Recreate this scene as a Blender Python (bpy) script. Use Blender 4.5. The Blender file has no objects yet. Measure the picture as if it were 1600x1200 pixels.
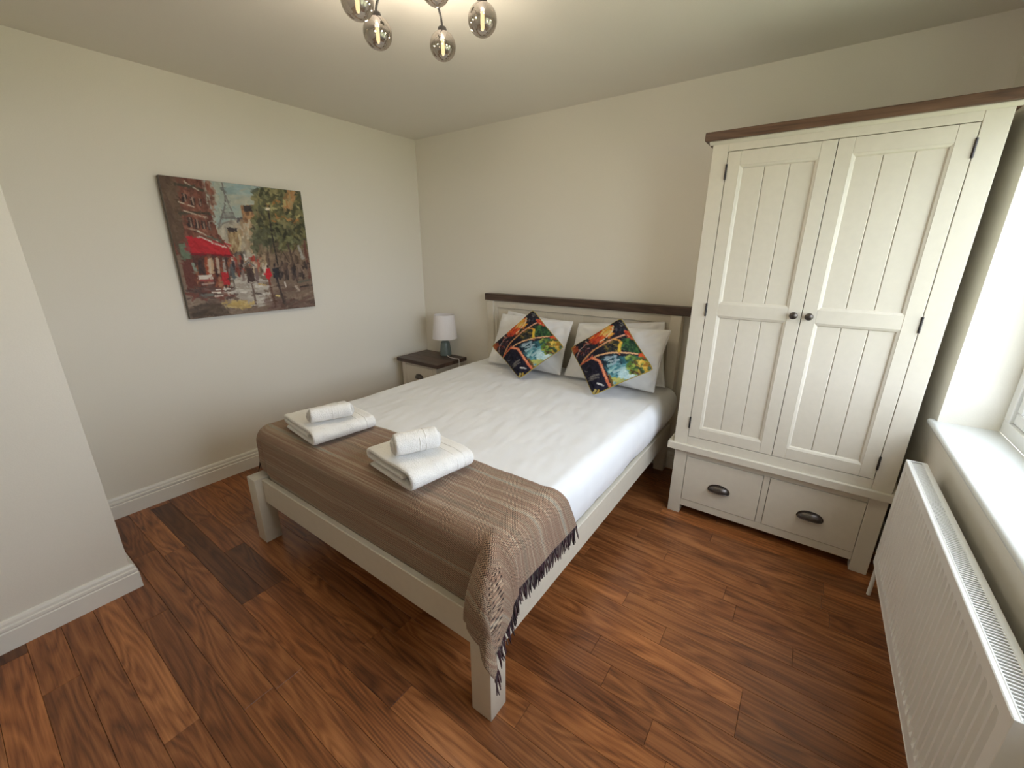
import bpy, bmesh, math, random
import numpy as np
from mathutils import Vector, Matrix, noise as mnoise

random.seed(7)
rng = np.random.default_rng(11)
SC = bpy.context.scene
COL = SC.collection
PI = math.pi

# ------------------------------------------------------------------ camera, world, light, exposure
def make_camera():
    yaw, pitch, roll = 0.6187, 0.3080, 0.0018
    f = Vector((-math.sin(yaw) * math.cos(pitch), math.cos(yaw) * math.cos(pitch), -math.sin(pitch)))
    r = Vector((math.cos(yaw), math.sin(yaw), 0))
    u = r.cross(f)
    r2 = r * math.cos(roll) + u * math.sin(roll)
    u2 = -r * math.sin(roll) + u * math.cos(roll)
    m = Matrix((r2, u2, -f)).transposed().to_4x4()
    m.translation = Vector((3.0518, -2.8219, 1.4693))
    cd = bpy.data.cameras.new('camera')
    cd.sensor_width = 36.0
    cd.lens = 36.0 * 645.6 / 1600.0
    cd.clip_start = 0.02
    co = bpy.data.objects.new('camera', cd)
    COL.objects.link(co)
    co.matrix_world = m
    SC.camera = co
make_camera()

SKY = 5.5
world = bpy.data.worlds.new('world')
SC.world = world
world.use_nodes = True
wn = world.node_tree.nodes
bg = wn['Background']
bg.inputs['Color'].default_value = (0.88, 0.935, 1.07, 1)     # overcast sky, even all round
bg.inputs['Strength'].default_value = SKY
SC.view_settings.view_transform = 'Standard'
SC.view_settings.look = 'None'
SC.view_settings.gamma = 1.0
SC.view_settings.use_curve_mapping = False
SC.view_settings.exposure = 0.80
SC.cycles.max_bounces = 14
SC.cycles.diffuse_bounces = 9
SC.cycles.transparent_max_bounces = 16
SC.cycles.use_denoising = True

WIN_Y0, WIN_Y1, WIN_Z0, WIN_Z1 = -2.36, -0.476, 0.797, 2.08
pd = bpy.data.lights.new('window_portal', 'AREA')
pd.shape = 'RECTANGLE'
pd.size = WIN_Y1 - WIN_Y0
pd.size_y = WIN_Z1 - WIN_Z0
pd.cycles.is_portal = True
po = bpy.data.objects.new('window_portal', pd)
COL.objects.link(po)
po.matrix_world = Matrix(((0, 0, 1, 3.90), (1, 0, 0, (WIN_Y0 + WIN_Y1) / 2), (0, 1, 0, (WIN_Z0 + WIN_Z1) / 2), (0, 0, 0, 1)))

# ------------------------------------------------------------------ materials
def lin(c):
    c = np.asarray(c, float) / 255.0
    return np.where(c <= 0.04045, c / 12.92, ((c + 0.055) / 1.055) ** 2.4)

class NT:
    def __init__(self, name):
        self.m = bpy.data.materials.new(name)
        self.m.use_nodes = True
        self.t = self.m.node_tree
        self.b = self.t.nodes['Principled BSDF']
        self.out = self.t.nodes['Material Output']
    def n(self, typ, **kw):
        nd = self.t.nodes.new('ShaderNode' + typ)
        for k, v in kw.items():
            if k.startswith('i_'):
                nd.inputs[k[2:].replace('_', ' ')].default_value = v
            else:
                setattr(nd, k, v)
        return nd
    def l(self, a, b):
        self.t.links.new(a, b)
    def math(self, op, a, b=None, c=None):
        nd = self.n('Math', operation=op)
        for i, v in enumerate((a, b, c)):
            if v is None: continue
            if isinstance(v, (int, float)): nd.inputs[i].default_value = v
            else: self.l(v, nd.inputs[i])
        return nd.outputs[0]
    def mix(self, fac, a, b, blend='MIX'):
        nd = self.n('Mix', data_type='RGBA', blend_type=blend)
        for s, v in ((nd.inputs[0], fac), (nd.inputs[6], a), (nd.inputs[7], b)):
            if isinstance(v, (int, float)): s.default_value = v
            elif isinstance(v, tuple): s.default_value = v if len(v) == 4 else (*v, 1)
            else: self.l(v, s)
        return nd.outputs[2]
    def ramp(self, fac, stops):
        nd = self.n('ValToRGB')
        e = nd.color_ramp.elements
        while len(e) < len(stops): e.new(0.5)
        for el, (p, c) in zip(e, stops):
            el.position = p
            el.color = (*c, 1) if len(c) == 3 else c
        self.l(fac, nd.inputs[0])
        return nd.outputs[0]
    def bump(self, h, strength=0.2, dist=0.002):
        nd = self.n('Bump')
        nd.inputs['Strength'].default_value = strength
        nd.inputs['Distance'].default_value = dist
        self.l(h, nd.inputs['Height'])
        self.l(nd.outputs[0], self.b.inputs['Normal'])

def paint_mat(name, col, rough=0.5, var=0.04, bump=0.05, scale=60, spec=0.4):
    t = NT(name)
    tc = t.n('TexCoord')
    ns = t.n('Texture' if False else 'TexNoise')
    ns.inputs['Scale'].default_value = scale
    ns.inputs['Detail'].default_value = 4
    t.l(tc.outputs['Object'], ns.inputs['Vector'])
    lo = tuple(c * (1 - var) for c in col)
    hi = tuple(min(1, c * (1 + var)) for c in col)
    t.l(t.ramp(ns.outputs[0], [(0.3, lo), (0.7, hi)]), t.b.inputs['Base Color'])
    t.b.inputs['Roughness'].default_value = rough
    t.b.inputs['Specular IOR Level'].default_value = spec
    if bump: t.bump(ns.outputs[0], bump, 0.002)
    return t.m

M = {}
M['wall'] = paint_mat('wall_emulsion', (0.79, 0.76, 0.685), 0.85, 0.012, 0.12, 220, 0.25)
M['ceiling'] = paint_mat('ceiling_emulsion', (0.79, 0.76, 0.695), 0.9, 0.012, 0.1, 200, 0.2)
M['gloss'] = paint_mat('white_satin_paint', (0.78, 0.765, 0.72), 0.35, 0.01, 0.02, 40, 0.5)
M['sill'] = paint_mat('white_sill_paint', (0.70, 0.72, 0.71), 0.3, 0.01, 0.02, 40, 0.5)
M['upvc'] = paint_mat('white_upvc', (0.85, 0.86, 0.86), 0.25, 0.005, 0.0, 40, 0.5)
M['rad'] = paint_mat('radiator_enamel', (0.80, 0.80, 0.78), 0.35, 0.01, 0.0, 40, 0.5)
M['cream'] = paint_mat('cream_furniture_paint', (0.61, 0.565, 0.475), 0.42, 0.02, 0.04, 35, 0.45)
M['cavity'] = paint_mat('cabinet_inside_radiator_shade', (0.30, 0.27, 0.22), 0.7, 0.02, 0.0, 35, 0.2)  # dark cabinet inside; also paints the shade within the radiator
M['shade'] = paint_mat('lamp_shade_fabric', (0.82, 0.79, 0.80), 0.9, 0.03, 0.25, 300, 0.1)
M['ceramic'] = paint_mat('green_grey_ceramic', (0.125, 0.16, 0.15), 0.3, 0.08, 0.02, 40, 0.5)
M['cable'] = paint_mat('white_cable', (0.8, 0.79, 0.77), 0.4, 0.01, 0.0, 40, 0.5)
M['black'] = paint_mat('black_metal_paint', (0.012, 0.011, 0.011), 0.35, 0.1, 0.0, 60, 0.5)
M['edge'] = paint_mat('canvas_edge', (0.17, 0.15, 0.13), 0.8, 0.15, 0.2, 60, 0.2)
M['piping'] = paint_mat('gold_piping', (0.36, 0.28, 0.07), 0.7, 0.15, 0.2, 200, 0.2)
M['mattress'] = paint_mat('mattress_ticking', (0.75, 0.74, 0.71), 0.85, 0.03, 0.2, 120, 0.1)
M['dark'] = paint_mat('dark_slat', (0.05, 0.04, 0.03), 0.8, 0.1, 0.0, 40, 0.2)

def cloth_mat(name, col, bscale=900, b=0.25, dist=0.001, sheen=0.2, low=0.0):
    t = NT(name)
    tc = t.n('TexCoord')
    ns = t.n('TexNoise'); ns.inputs['Scale'].default_value = bscale; ns.inputs['Detail'].default_value = 3
    t.l(tc.outputs['Object'], ns.inputs['Vector'])
    n2 = t.n('TexNoise'); n2.inputs['Scale'].default_value = 9; n2.inputs['Detail'].default_value = 5
    t.l(tc.outputs['Object'], n2.inputs['Vector'])
    lo = tuple(c * 0.965 for c in col)
    t.l(t.ramp(n2.outputs[0], [(0.3, lo), (0.7, col)]), t.b.inputs['Base Color'])
    t.b.inputs['Roughness'].default_value = 0.9
    t.b.inputs['Specular IOR Level'].default_value = 0.15
    t.b.inputs['Sheen Weight'].default_value = sheen
    h = ns.outputs[0]
    if low:
        h = t.math('ADD', t.math('MULTIPLY', n2.outputs[0], low), ns.outputs[0])
    t.bump(h, b, dist)
    return t.m
M['sheet'] = cloth_mat('white_cotton', (0.80, 0.815, 0.845), 1200, 0.15, 0.001, 0.1)
M['pillow'] = cloth_mat('white_pillow_cotton', (0.78, 0.78, 0.78), 1200, 0.15, 0.001, 0.1)
M['terry'] = cloth_mat('white_terry', (0.86, 0.855, 0.84), 230, 0.9, 0.0035, 0.4)
M['band'] = cloth_mat('white_woven_band', (0.84, 0.835, 0.82), 1500, 0.2, 0.001, 0.1)

def metal_mat(name, col, rough):
    t = NT(name)
    tc = t.n('TexCoord')
    ns = t.n('TexNoise'); ns.inputs['Scale'].default_value = 60; ns.inputs['Detail'].default_value = 4
    t.l(tc.outputs['Object'], ns.inputs['Vector'])
    t.l(t.ramp(ns.outputs[0], [(0.3, tuple(c * .8 for c in col)), (0.75, tuple(c * 1.3 for c in col))]), t.b.inputs['Base Color'])
    t.b.inputs['Metallic'].default_value = 0.9
    t.b.inputs['Roughness'].default_value = rough
    return t.m
M['bronze'] = metal_mat('antique_pewter', (0.11, 0.095, 0.085), 0.33)
M['hinge'] = metal_mat('dark_hinge_steel', (0.05, 0.045, 0.045), 0.45)

def wood_mat(name, dark, mid, light, axis='X', rough=0.4, gscale=1.0, objcol=False, spec=0.5, coat=0.0):
    """Long-grained timber; grain runs along the local axis given; every object gets its own patch."""
    t = NT(name)
    tc = t.n('TexCoord')
    oi = t.n('ObjectInfo')
    off = t.math('MULTIPLY', oi.outputs['Random'], 37.0)
    comb = t.n('CombineXYZ')
    t.l(off, comb.inputs[0]); t.l(t.math('MULTIPLY', off, 1.7), comb.inputs[1]); t.l(off, comb.inputs[2])
    add = t.n('VectorMath', operation='ADD')
    t.l(tc.outputs['Object'], add.inputs[0]); t.l(comb.outputs[0], add.inputs[1])
    def mapped(s_long, s_cross):
        mp = t.n('Mapping')
        sc = {'X': (s_long, s_cross, s_cross), 'Y': (s_cross, s_long, s_cross), 'Z': (s_cross, s_cross, s_long)}[axis]
        mp.inputs['Scale'].default_value = tuple(v * gscale for v in sc)
        t.l(add.outputs[0], mp.inputs['Vector'])
        return mp.outputs[0]
    # cathedral figure: contour lines of a stretched noise field
    field = t.n('TexNoise'); field.inputs['Scale'].default_value = 1.0; field.inputs['Detail'].default_value = 2.0
    field.inputs['Distortion'].default_value = 0.35
    t.l(mapped(1.0, 8.0), field.inputs['Vector'])
    rings = t.math('FRACT', t.math('MULTIPLY', field.outputs[0], 13.0))
    tri = t.math('ABSOLUTE', t.math('SUBTRACT', t.math('MULTIPLY', rings, 2.0), 1.0))
    fib = t.n('TexNoise'); fib.inputs['Scale'].default_value = 1.0; fib.inputs['Detail'].default_value = 6.0
    fib.inputs['Roughness'].default_value = 0.65
    t.l(mapped(5.0, 150.0), fib.inputs['Vector'])
    blot = t.n('TexNoise'); blot.inputs['Scale'].default_value = 1.0; blot.inputs['Detail'].default_value = 3.0
    t.l(mapped(2.2, 16.0), blot.inputs['Vector'])
    v = t.math('ADD', t.math('MULTIPLY', tri, 0.21), t.math('MULTIPLY', fib.outputs[0], 0.58))
    v = t.math('ADD', v, t.math('MULTIPLY', blot.outputs[0], 0.42))
    col = t.ramp(v, [(0.36, dark), (0.58, mid), (0.85, light)])
    if objcol:
        col = t.mix(1.0, col, oi.outputs['Color'], 'MULTIPLY')
    t.l(col, t.b.inputs['Base Color'])
    rr = t.math('ADD', t.math('MULTIPLY', fib.outputs[0], 0.16), rough - 0.08)
    t.l(rr, t.b.inputs['Roughness'])
    t.b.inputs['Specular IOR Level'].default_value = spec
    if coat:
        t.b.inputs['Coat Weight'].default_value = coat
        t.b.inputs['Coat Roughness'].default_value = 0.25
    t.bump(v, 0.10, 0.0015)
    return t.m
M['plank'] = wood_mat('oiled_red_brown_flooring', (0.085, 0.028, 0.010), (0.245, 0.088, 0.029), (0.43, 0.175, 0.062), 'X', 0.31, 1.0, True, 0.42)
M['cap'] = wood_mat('dark_stained_wood', (0.030, 0.016, 0.011), (0.060, 0.033, 0.022), (0.105, 0.062, 0.042), 'X', 0.42)
M['cornice'] = wood_mat('brown_stained_wood', (0.045, 0.021, 0.011), (0.105, 0.052, 0.028), (0.17, 0.092, 0.055), 'X', 0.45)
M['board'] = wood_mat('dark_stained_board', (0.032, 0.018, 0.013), (0.062, 0.036, 0.026), (0.11, 0.068, 0.05), 'X', 0.40, 1.0, True)

def vcol_mat(name, rough=0.8, bump=0.3, bscale=120, spec=0.2):
    t = NT(name)
    a = t.n('Attribute', attribute_name='paint')
    t.l(a.outputs['Color'], t.b.inputs['Base Color'])
    t.b.inputs['Roughness'].default_value = rough
    t.b.inputs['Specular IOR Level'].default_value = spec
    tc = t.n('TexCoord')
    ns = t.n('TexNoise'); ns.inputs['Scale'].default_value = bscale; ns.inputs['Detail'].default_value = 3
    t.l(tc.outputs['Object'], ns.inputs['Vector'])
    t.bump(ns.outputs[0], bump, 0.001)
    return t.m
M['painting'] = vcol_mat('painted_canvas', 0.55, 0.5, 90, 0.3)
M['print'] = vcol_mat('printed_velvet', 0.75, 0.2, 500, 0.2)

def throw_mat():
    t = NT('herringbone_wool')
    uv = t.n('UVMap'); uv.uv_map = 'UVMap'
    sp = t.n('SeparateXYZ'); t.l(uv.outputs[0], sp.inputs[0])
    x, y = sp.outputs[0], sp.outputs[1]
    bw = 0.0088
    zig = t.math('ABSOLUTE', t.math('SUBTRACT', t.math('MULTIPLY', t.math('FRACT', t.math('DIVIDE', y, bw)), 2.0), 1.0))
    ph = t.math('ADD', t.math('DIVIDE', x, 0.0056), t.math('MULTIPLY', zig, 0.75))
    tw = t.math('ABSOLUTE', t.math('SUBTRACT', t.math('MULTIPLY', t.math('FRACT', ph), 2.0), 1.0))
    # stripes of differently dyed yarn running across the bed
    cy = t.n('CombineXYZ'); t.l(t.math('MULTIPLY', y, 34.0), cy.inputs[0]); t.l(t.math('MULTIPLY', x, 0.35), cy.inputs[1])
    n1 = t.n('TexNoise'); n1.inputs['Scale'].default_value = 1.0; n1.inputs['Detail'].default_value = 5; n1.inputs['Roughness'].default_value = 0.7
    t.l(cy.outputs[0], n1.inputs['Vector'])
    yarn = t.ramp(n1.outputs[0], [(0.28, tuple(lin((128, 114, 98)))), (0.42, tuple(lin((178, 156, 132)))), (0.50, tuple(lin((164, 130, 108)))),
                                  (0.58, tuple(lin((198, 176, 150)))), (0.66, tuple(lin((176, 176, 162)))), (0.76, tuple(lin((202, 168, 134))))])
    n2 = t.n('TexNoise'); n2.inputs['Scale'].default_value = 260; n2.inputs['Detail'].default_value = 3
    t.l(uv.outputs[0], n2.inputs['Vector'])
    f = t.math('ADD', tw, t.math('MULTIPLY', t.math('SUBTRACT', n2.outputs[0], 0.5), 0.6))
    fac = t.ramp(f, [(0.30, (0, 0, 0)), (0.50, (1, 1, 1))])
    col = t.mix(fac, tuple(lin((66, 52, 47))), yarn)
    t.l(col, t.b.inputs['Base Color'])
    t.b.inputs['Roughness'].default_value = 0.95
    t.b.inputs['Specular IOR Level'].default_value = 0.1
    t.b.inputs['Sheen Weight'].default_value = 0.15
    t.bump(f, 0.5, 0.0015)
    return t.m
M['throw'] = throw_mat()
def fringe_mat():
    t = NT('dark_wool_fringe')
    a = t.n('Attribute', attribute_name='paint')
    t.l(a.outputs['Color'], t.b.inputs['Base Color'])
    t.b.inputs['Roughness'].default_value = 0.95
    return t.m
M['fringe'] = fringe_mat()

def glass_mats():
    t = NT('smoked_glass')                     # thin smoked glass with a part-mirrored skin
    tr = t.n('BsdfTransparent'); tr.inputs[0].default_value = (0.50, 0.475, 0.45, 1)
    gl = t.n('BsdfGlossy'); gl.inputs['Roughness'].default_value = 0.02; gl.inputs['Color'].default_value = (0.80, 0.76, 0.73, 1)
    lw = t.n('LayerWeight'); lw.inputs['Blend'].default_value = 0.5
    fac = t.math('ADD', t.math('MULTIPLY', t.math('POWER', lw.outputs['Facing'], 2.0), 0.45), 0.24)
    mx = t.n('MixShader'); t.l(fac, mx.inputs[0]); t.l(tr.outputs[0], mx.inputs[1]); t.l(gl.outputs[0], mx.inputs[2])
    t.l(mx.outputs[0], t.out.inputs[0])
    M['globe'] = t.m
    t = NT('window_glass')
    tr = t.n('BsdfTransparent'); tr.inputs[0].default_value = (0.95, 0.97, 0.96, 1)
    gl = t.n('BsdfGlossy'); gl.inputs['Roughness'].default_value = 0.0
    lw = t.n('LayerWeight'); lw.inputs['Blend'].default_value = 0.5
    fr = t.math('ADD', t.math('MULTIPLY', t.math('POWER', lw.outputs['Facing'], 5.0), 0.45), 0.04)
    mx = t.n('MixShader'); t.l(fr, mx.inputs[0]); t.l(tr.outputs[0], mx.inputs[1]); t.l(gl.outputs[0], mx.inputs[2])
    t.l(mx.outputs[0], t.out.inputs[0])
    M['pane'] = t.m
    t = NT('lit_filament')
    em = t.n('Emission'); em.inputs[0].default_value = (1.0, 0.74, 0.40, 1); em.inputs[1].default_value = 2.0
    t.l(em.outputs[0], t.out.inputs[0])
    M['bulb'] = t.m
    t = NT('lawn_grass')
    tc = t.n('TexCoord'); ns = t.n('TexNoise'); ns.inputs['Scale'].default_value = 2.0; ns.inputs['Detail'].default_value = 6
    t.l(tc.outputs['Object'], ns.inputs['Vector'])
    t.l(t.ramp(ns.outputs[0], [(0.3, (0.27, 0.285, 0.14)), (0.7, (0.40, 0.39, 0.22))]), t.b.inputs['Base Color'])
    t.b.inputs['Roughness'].default_value = 0.95
    M['lawn'] = t.m
glass_mats()

# ------------------------------------------------------------------ mesh helpers
ORG = {}
def box(bm, x0, x1, y0, y1, z0, z1, bev=0.0, seg=1):
    b = bmesh.new()
    bmesh.ops.create_cube(b, size=1.0)
    for v in b.verts:
        v.co = Vector(((x0 + x1) / 2 + v.co.x * (x1 - x0), (y0 + y1) / 2 + v.co.y * (y1 - y0), (z0 + z1) / 2 + v.co.z * (z1 - z0)))
    if bev: bmesh.ops.bevel(b, geom=b.edges[:], offset=bev, segments=seg, profile=0.5, affect='EDGES')
    merge(bm, b)
def merge(bm, b, mat=None):
    mp = {}
    for v in b.verts:
        mp[v] = bm.verts.new(mat @ v.co if mat else v.co)
    for f in b.faces:
        try: bm.faces.new([mp[v] for v in f.verts])
        except ValueError: pass
    b.free()
def lathe(bm, prof, cx, cy, cz, n=24, axis='Z', cap=True):
    """prof: (radius, height) pairs."""
    rings = []
    for r, h in prof:
        ring = []
        for i in range(n):
            a = 2 * PI * i / n
            p = (r * math.cos(a), r * math.sin(a), h)
            if axis == 'Y': p = (p[0], -p[2], p[1])      # height grows towards -y
            elif axis == 'X': p = (p[2], p[0], p[1])
            ring.append(bm.verts.new((cx + p[0], cy + p[1], cz + p[2])))
        rings.append(ring)
    for a, b in zip(rings, rings[1:]):
        for i in range(n):
            bm.faces.new((a[i], a[(i + 1) % n], b[(i + 1) % n], b[i]))
    if cap:
        bm.faces.new(rings[0][::-1]); bm.faces.new(rings[-1])
def tube(bm, pts, r, n=8, cap=True, closed=False):
    pts = [Vector(p) for p in pts]
    N = len(pts)
    rs = r if isinstance(r, (list, tuple)) else [r] * N
    rings = []; up = None
    for i, p in enumerate(pts):
        if closed: d = pts[(i + 1) % N] - pts[i - 1]
        else: d = pts[min(i + 1, N - 1)] - pts[max(i - 1, 0)]
        d.normalize()
        if up is None:
            up = Vector((0, 0, 1)) if abs(d.z) < 0.9 else Vector((1, 0, 0))
        s = d.cross(up).normalized(); up = s.cross(d).normalized()
        rings.append([bm.verts.new(p + (s * math.cos(2 * PI * k / n) + up * math.sin(2 * PI * k / n)) * rs[i]) for k in range(n)])
    prs = list(zip(rings, rings[1:])) + ([(rings[-1], rings[0])] if closed else [])
    for a, b in prs:
        for k in range(n):
            bm.faces.new((a[k], a[(k + 1) % n], b[(k + 1) % n], b[k]))
    if cap and not closed:
        bm.faces.new(rings[0][::-1]); bm.faces.new(rings[-1])
def prism(bm, prof, fn):
    """closed profile [(a,b)] swept between fn(a,b,0) and fn(a,b,1)."""
    A = [bm.verts.new(fn(a, b, 0)) for a, b in prof]
    B = [bm.verts.new(fn(a, b, 1)) for a, b in prof]
    n = len(prof)
    for i in range(n):
        bm.faces.new((A[i], A[(i + 1) % n], B[(i + 1) % n], B[i]))
    bm.faces.new(A[::-1]); bm.faces.new(B)
def grid(bm, P):
    """P: array (n,m,3)."""
    n, m = P.shape[:2]
    V = [[bm.verts.new(P[i, j]) for j in range(m)] for i in range(n)]
    for i in range(n - 1):
        for j in range(m - 1):
            bm.faces.new((V[i][j], V[i + 1][j], V[i + 1][j + 1], V[i][j + 1]))
    return V
def finish(bm, name, mat, smooth=0, origin=(0, 0, 0), recalc=True):
    if recalc: bmesh.ops.recalc_face_normals(bm, faces=bm.faces[:])
    bmesh.ops.translate(bm, verts=bm.verts[:], vec=-Vector(origin))
    me = bpy.data.meshes.new(name)
    bm.to_mesh(me); bm.free()
    me.materials.append(mat)
    if smooth:
        me.polygons.foreach_set('use_smooth', [True] * len(me.polygons))
        if smooth < 180: me.set_sharp_from_angle(angle=math.radians(smooth))
    return me
def tag(o, label=None, cat=None, group=None, kind=None):
    for k, v in (('label', label), ('category', cat), ('group', group), ('kind', kind)):
        if v: o[k] = v
    return o
def thing(name, loc, label, cat, group=None):
    o = bpy.data.objects.new(name, None)
    o.empty_display_size = 0.1
    COL.objects.link(o)
    o.location = loc
    ORG[o.name] = Vector(loc)
    return tag(o, label, cat, group)
def part(name, bm, mat, parent, smooth=0, label=None, kind=None, recalc=True, origin=None):
    """mesh coordinates are world coordinates; the part keeps its thing's origin unless one is given."""
    po = ORG[parent.name]
    og = po if origin is None else Vector(origin)
    me = finish(bm, name, mat, smooth, og, recalc)
    o = bpy.data.objects.new(name, me)
    COL.objects.link(o)
    o.parent = parent
    o.location = og - po
    ORG[o.name] = og
    return tag(o, label=label, kind=kind)
def solo(name, bm, mat, loc, label=None, cat=None, smooth=0, group=None, kind=None, recalc=True):
    me = finish(bm, name, mat, smooth, loc, recalc)
    o = bpy.data.objects.new(name, me)
    COL.objects.link(o)
    o.location = loc
    ORG[o.name] = Vector(loc)
    return tag(o, label, cat, group, kind)
def struct(name, bm, mat, smooth=0):
    return solo(name, bm, mat, (0, 0, 0), kind='structure', smooth=smooth)

# ------------------------------------------------------------------ room shell
H = 2.40
XR = 3.575            # face of the window wall
YB = -3.70            # wall behind the camera
ND = 0.756; NY = -2.576   # chimney-breast face and end
b = bmesh.new(); box(b, -0.15, 3.9, YB - 0.15, 0.15, -0.15, -0.014); floor = struct('floor', b, M['dark'])
b = bmesh.new(); box(b, -0.15, 3.9, YB - 0.15, 0.15, H, H + 0.15); struct('ceiling', b, M['ceiling'])
b = bmesh.new(); box(b, -0.15, 0.0, YB - 0.15, 0.15, -0.014, H); struct('wall_left', b, M['wall'])
b = bmesh.new(); box(b, 0.0, 3.9, 0.0, 0.15, -0.014, H); struct('wall_back', b, M['wall'])
b = bmesh.new(); box(b, 0.0, 3.9, YB - 0.15, YB, -0.014, H); struct('wall_front', b, M['wall'])
b = bmesh.new(); box(b, 0.0, ND, YB, NY, -0.014, H, 0.004, 2); struct('wall_chimney_breast', b, M['wall'], 40)
b = bmesh.new()       # window wall, built round the opening
X1 = 3.87
box(b, XR, X1, YB, 0.0, -0.014, WIN_Z0 - 0.026)
box(b, XR, X1, YB, 0.0, WIN_Z1, H)
box(b, XR, X1, WIN_Y1, 0.0, WIN_Z0 - 0.026, WIN_Z1)
box(b, XR, X1, YB, WIN_Y0, WIN_Z0 - 0.026, WIN_Z1)
struct('wall_right', b, M['wall'])

# skirting
SK = [(0, 0), (0.020, 0), (0.020, 0.079), (0.0165, 0.083), (0.0185, 0.090), (0.0175, 0.099), (0.0125, 0.103), (0.0115, 0.114), (0.008, 0.122), (0.004, 0.126), (0, 0.126)]
b = bmesh.new(); prism(b, SK, lambda a, h, t: (a, [NY, 0.0][t], h)); struct('baseboard_left', b, M['gloss'])
b = bmesh.new(); prism(b, SK, lambda a, h, t: ([0.02, 3.575][t], -a, h)); struct('baseboard_back', b, M['gloss'])
b = bmesh.new(); prism(b, SK, lambda a, h, t: (XR - a, [YB, -0.02][t], h)); struct('baseboard_right', b, M['gloss'])
b = bmesh.new()
prism(b, SK, lambda a, h, t: (ND + a, [YB, NY + a][t], h))
prism(b, SK, lambda a, h, t: ([0.02, ND + a][t], NY + a, h))
struct('baseboard_chimney_breast', b, M['gloss'])

# floorboards: short strips across the room
PW = 0.0965; GAP = 0.0005
TONES = [(0.80, 0.80, 0.82), (0.90, 0.88, 0.86), (1.0, 1.0, 1.0), (0.86, 0.82, 0.80), (1.12, 1.10, 1.05), (0.74, 0.70, 0.70), (1.18, 1.2, 1.2), (0.95, 0.92, 0.88), (1.05, 1.0, 0.92)]
SPECIAL = {  # strips read off the photograph: row -> list of right ends
}
rowj = 0
y = -1.667
rows = []
k = -22
while y + k * PW < 0:
    rows.append((y + k * PW, y + (k + 1) * PW)); k += 1
for (ya, yb) in rows:
    if yb < YB: continue
    ya = max(ya, YB); yb = min(yb, -0.0)
    x = -random.random() * 0.9
    ends = []
    yc = (ya + yb) / 2
    fixed = {}
    cuts = [0.0]
    want = []
    if -2.36 < yc < -2.245: want = [(0.06, None), (1.262, 'dark')]
    elif -2.245 < yc < -2.15: want = [(0.432, 'mid'), (0.83, None), (1.262, 'dark')]
    elif -1.667 < yc < -1.571: want = [(2.603, None), (3.10, 'mid')]
    elif -1.571 < yc < -1.47: want = [(3.10, 'fig')]
    elif -1.38 < yc < -1.28: want = [(2.615, 'light')]
    elif -1.28 < yc < -1.18: want = [(3.237, None)]
    elif -1.09 < yc < -0.99: want = [(2.97, None)]
    elif -0.70 < yc < -0.60: want = [(2.841, 'mid')]
    elif -3.02 < yc < -2.92: want = [(0.84, 'dark'), (1.75, 'light')]
    segs = []
    x = 0.0
    for xe, tone in want:
        while xe - x > 1.45:
            L = 0.55 + random.random() * 0.55
            segs.append((x, x + L, None)); x += L
        segs.append((x, xe, tone)); x = xe
    first = not want
    while x < XR - 0.002:
        L = 0.55 + random.random() * 0.75
        if first: L *= 0.3 + 0.7 * random.random(); first = False
        if XR - (x + L) < 0.22: L = XR - x
        segs.append((x, min(x + L, XR), None)); x += L
    for x0, x1, tone in segs:
        bm = bmesh.new()
        box(bm, x0 + GAP, x1 - GAP, ya + GAP, yb - GAP, -0.0135, 0.0, 0.0007)
        o = part('plank', bm, M['plank'], floor, origin=((x0 + x1) / 2, (ya + yb) / 2, 0))
        c = {'dark': (0.42, 0.40, 0.42), 'mid': (0.78, 0.75, 0.76), 'light': (1.30, 1.24, 1.15), 'fig': (1.10, 1.06, 1.0), None: random.choice(TONES)}[tone]
        j = 0.94 + 0.12 * random.random()
        o.color = (c[0] * j, c[1] * j, c[2] * j, 1)

# window sill, window, lawn outside
b = bmesh.new()
prof = []
for i in range(9):
    a = -PI / 2 + PI * i / 8
    prof.append((3.5625 - 0.0125 * math.cos(a), WIN_Z0 - 0.0125 + 0.0125 * math.sin(a)))
prof = prof + [(3.752, WIN_Z0), (3.752, WIN_Z0 - 0.025)]
nose = [p for p in prof[:9]] + [(3.5752, WIN_Z0), (3.5752, WIN_Z0 - 0.025)]
prism(b, nose, lambda a, z, t: (a, [WIN_Y0 - 0.03, WIN_Y1 + 0.03][t], z))
box(b, 3.575, 3.752, WIN_Y0, WIN_Y1, WIN_Z0 - 0.025, WIN_Z0)
struct('trim_1', b, M['sill'], 40)
b = bmesh.new()
fw = 0.052
xa, xb = 3.752, 3.822
def rect_frame(bm, y0, y1, z0, z1, w, x0, x1, bev):
    box(bm, x0, x1, y0, y1, z0, z0 + w, bev); box(bm, x0, x1, y0, y1, z1 - w, z1, bev)
    box(bm, x0, x1, y0, y0 + w, z0 + w, z1 - w, bev); box(bm, x0, x1, y1 - w, y1, z0 + w, z1 - w, bev)
rect_frame(b, WIN_Y0, WIN_Y1, WIN_Z0, WIN_Z1, fw, xa, xb, 0.003)
ym = (WIN_Y0 + WIN_Y1) / 2
box(b, xa, xb, ym - 0.03, ym + 0.03, WIN_Z0 + fw, WIN_Z1 - fw, 0.003)
win = struct('window_1', b, M['upvc'])
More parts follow.
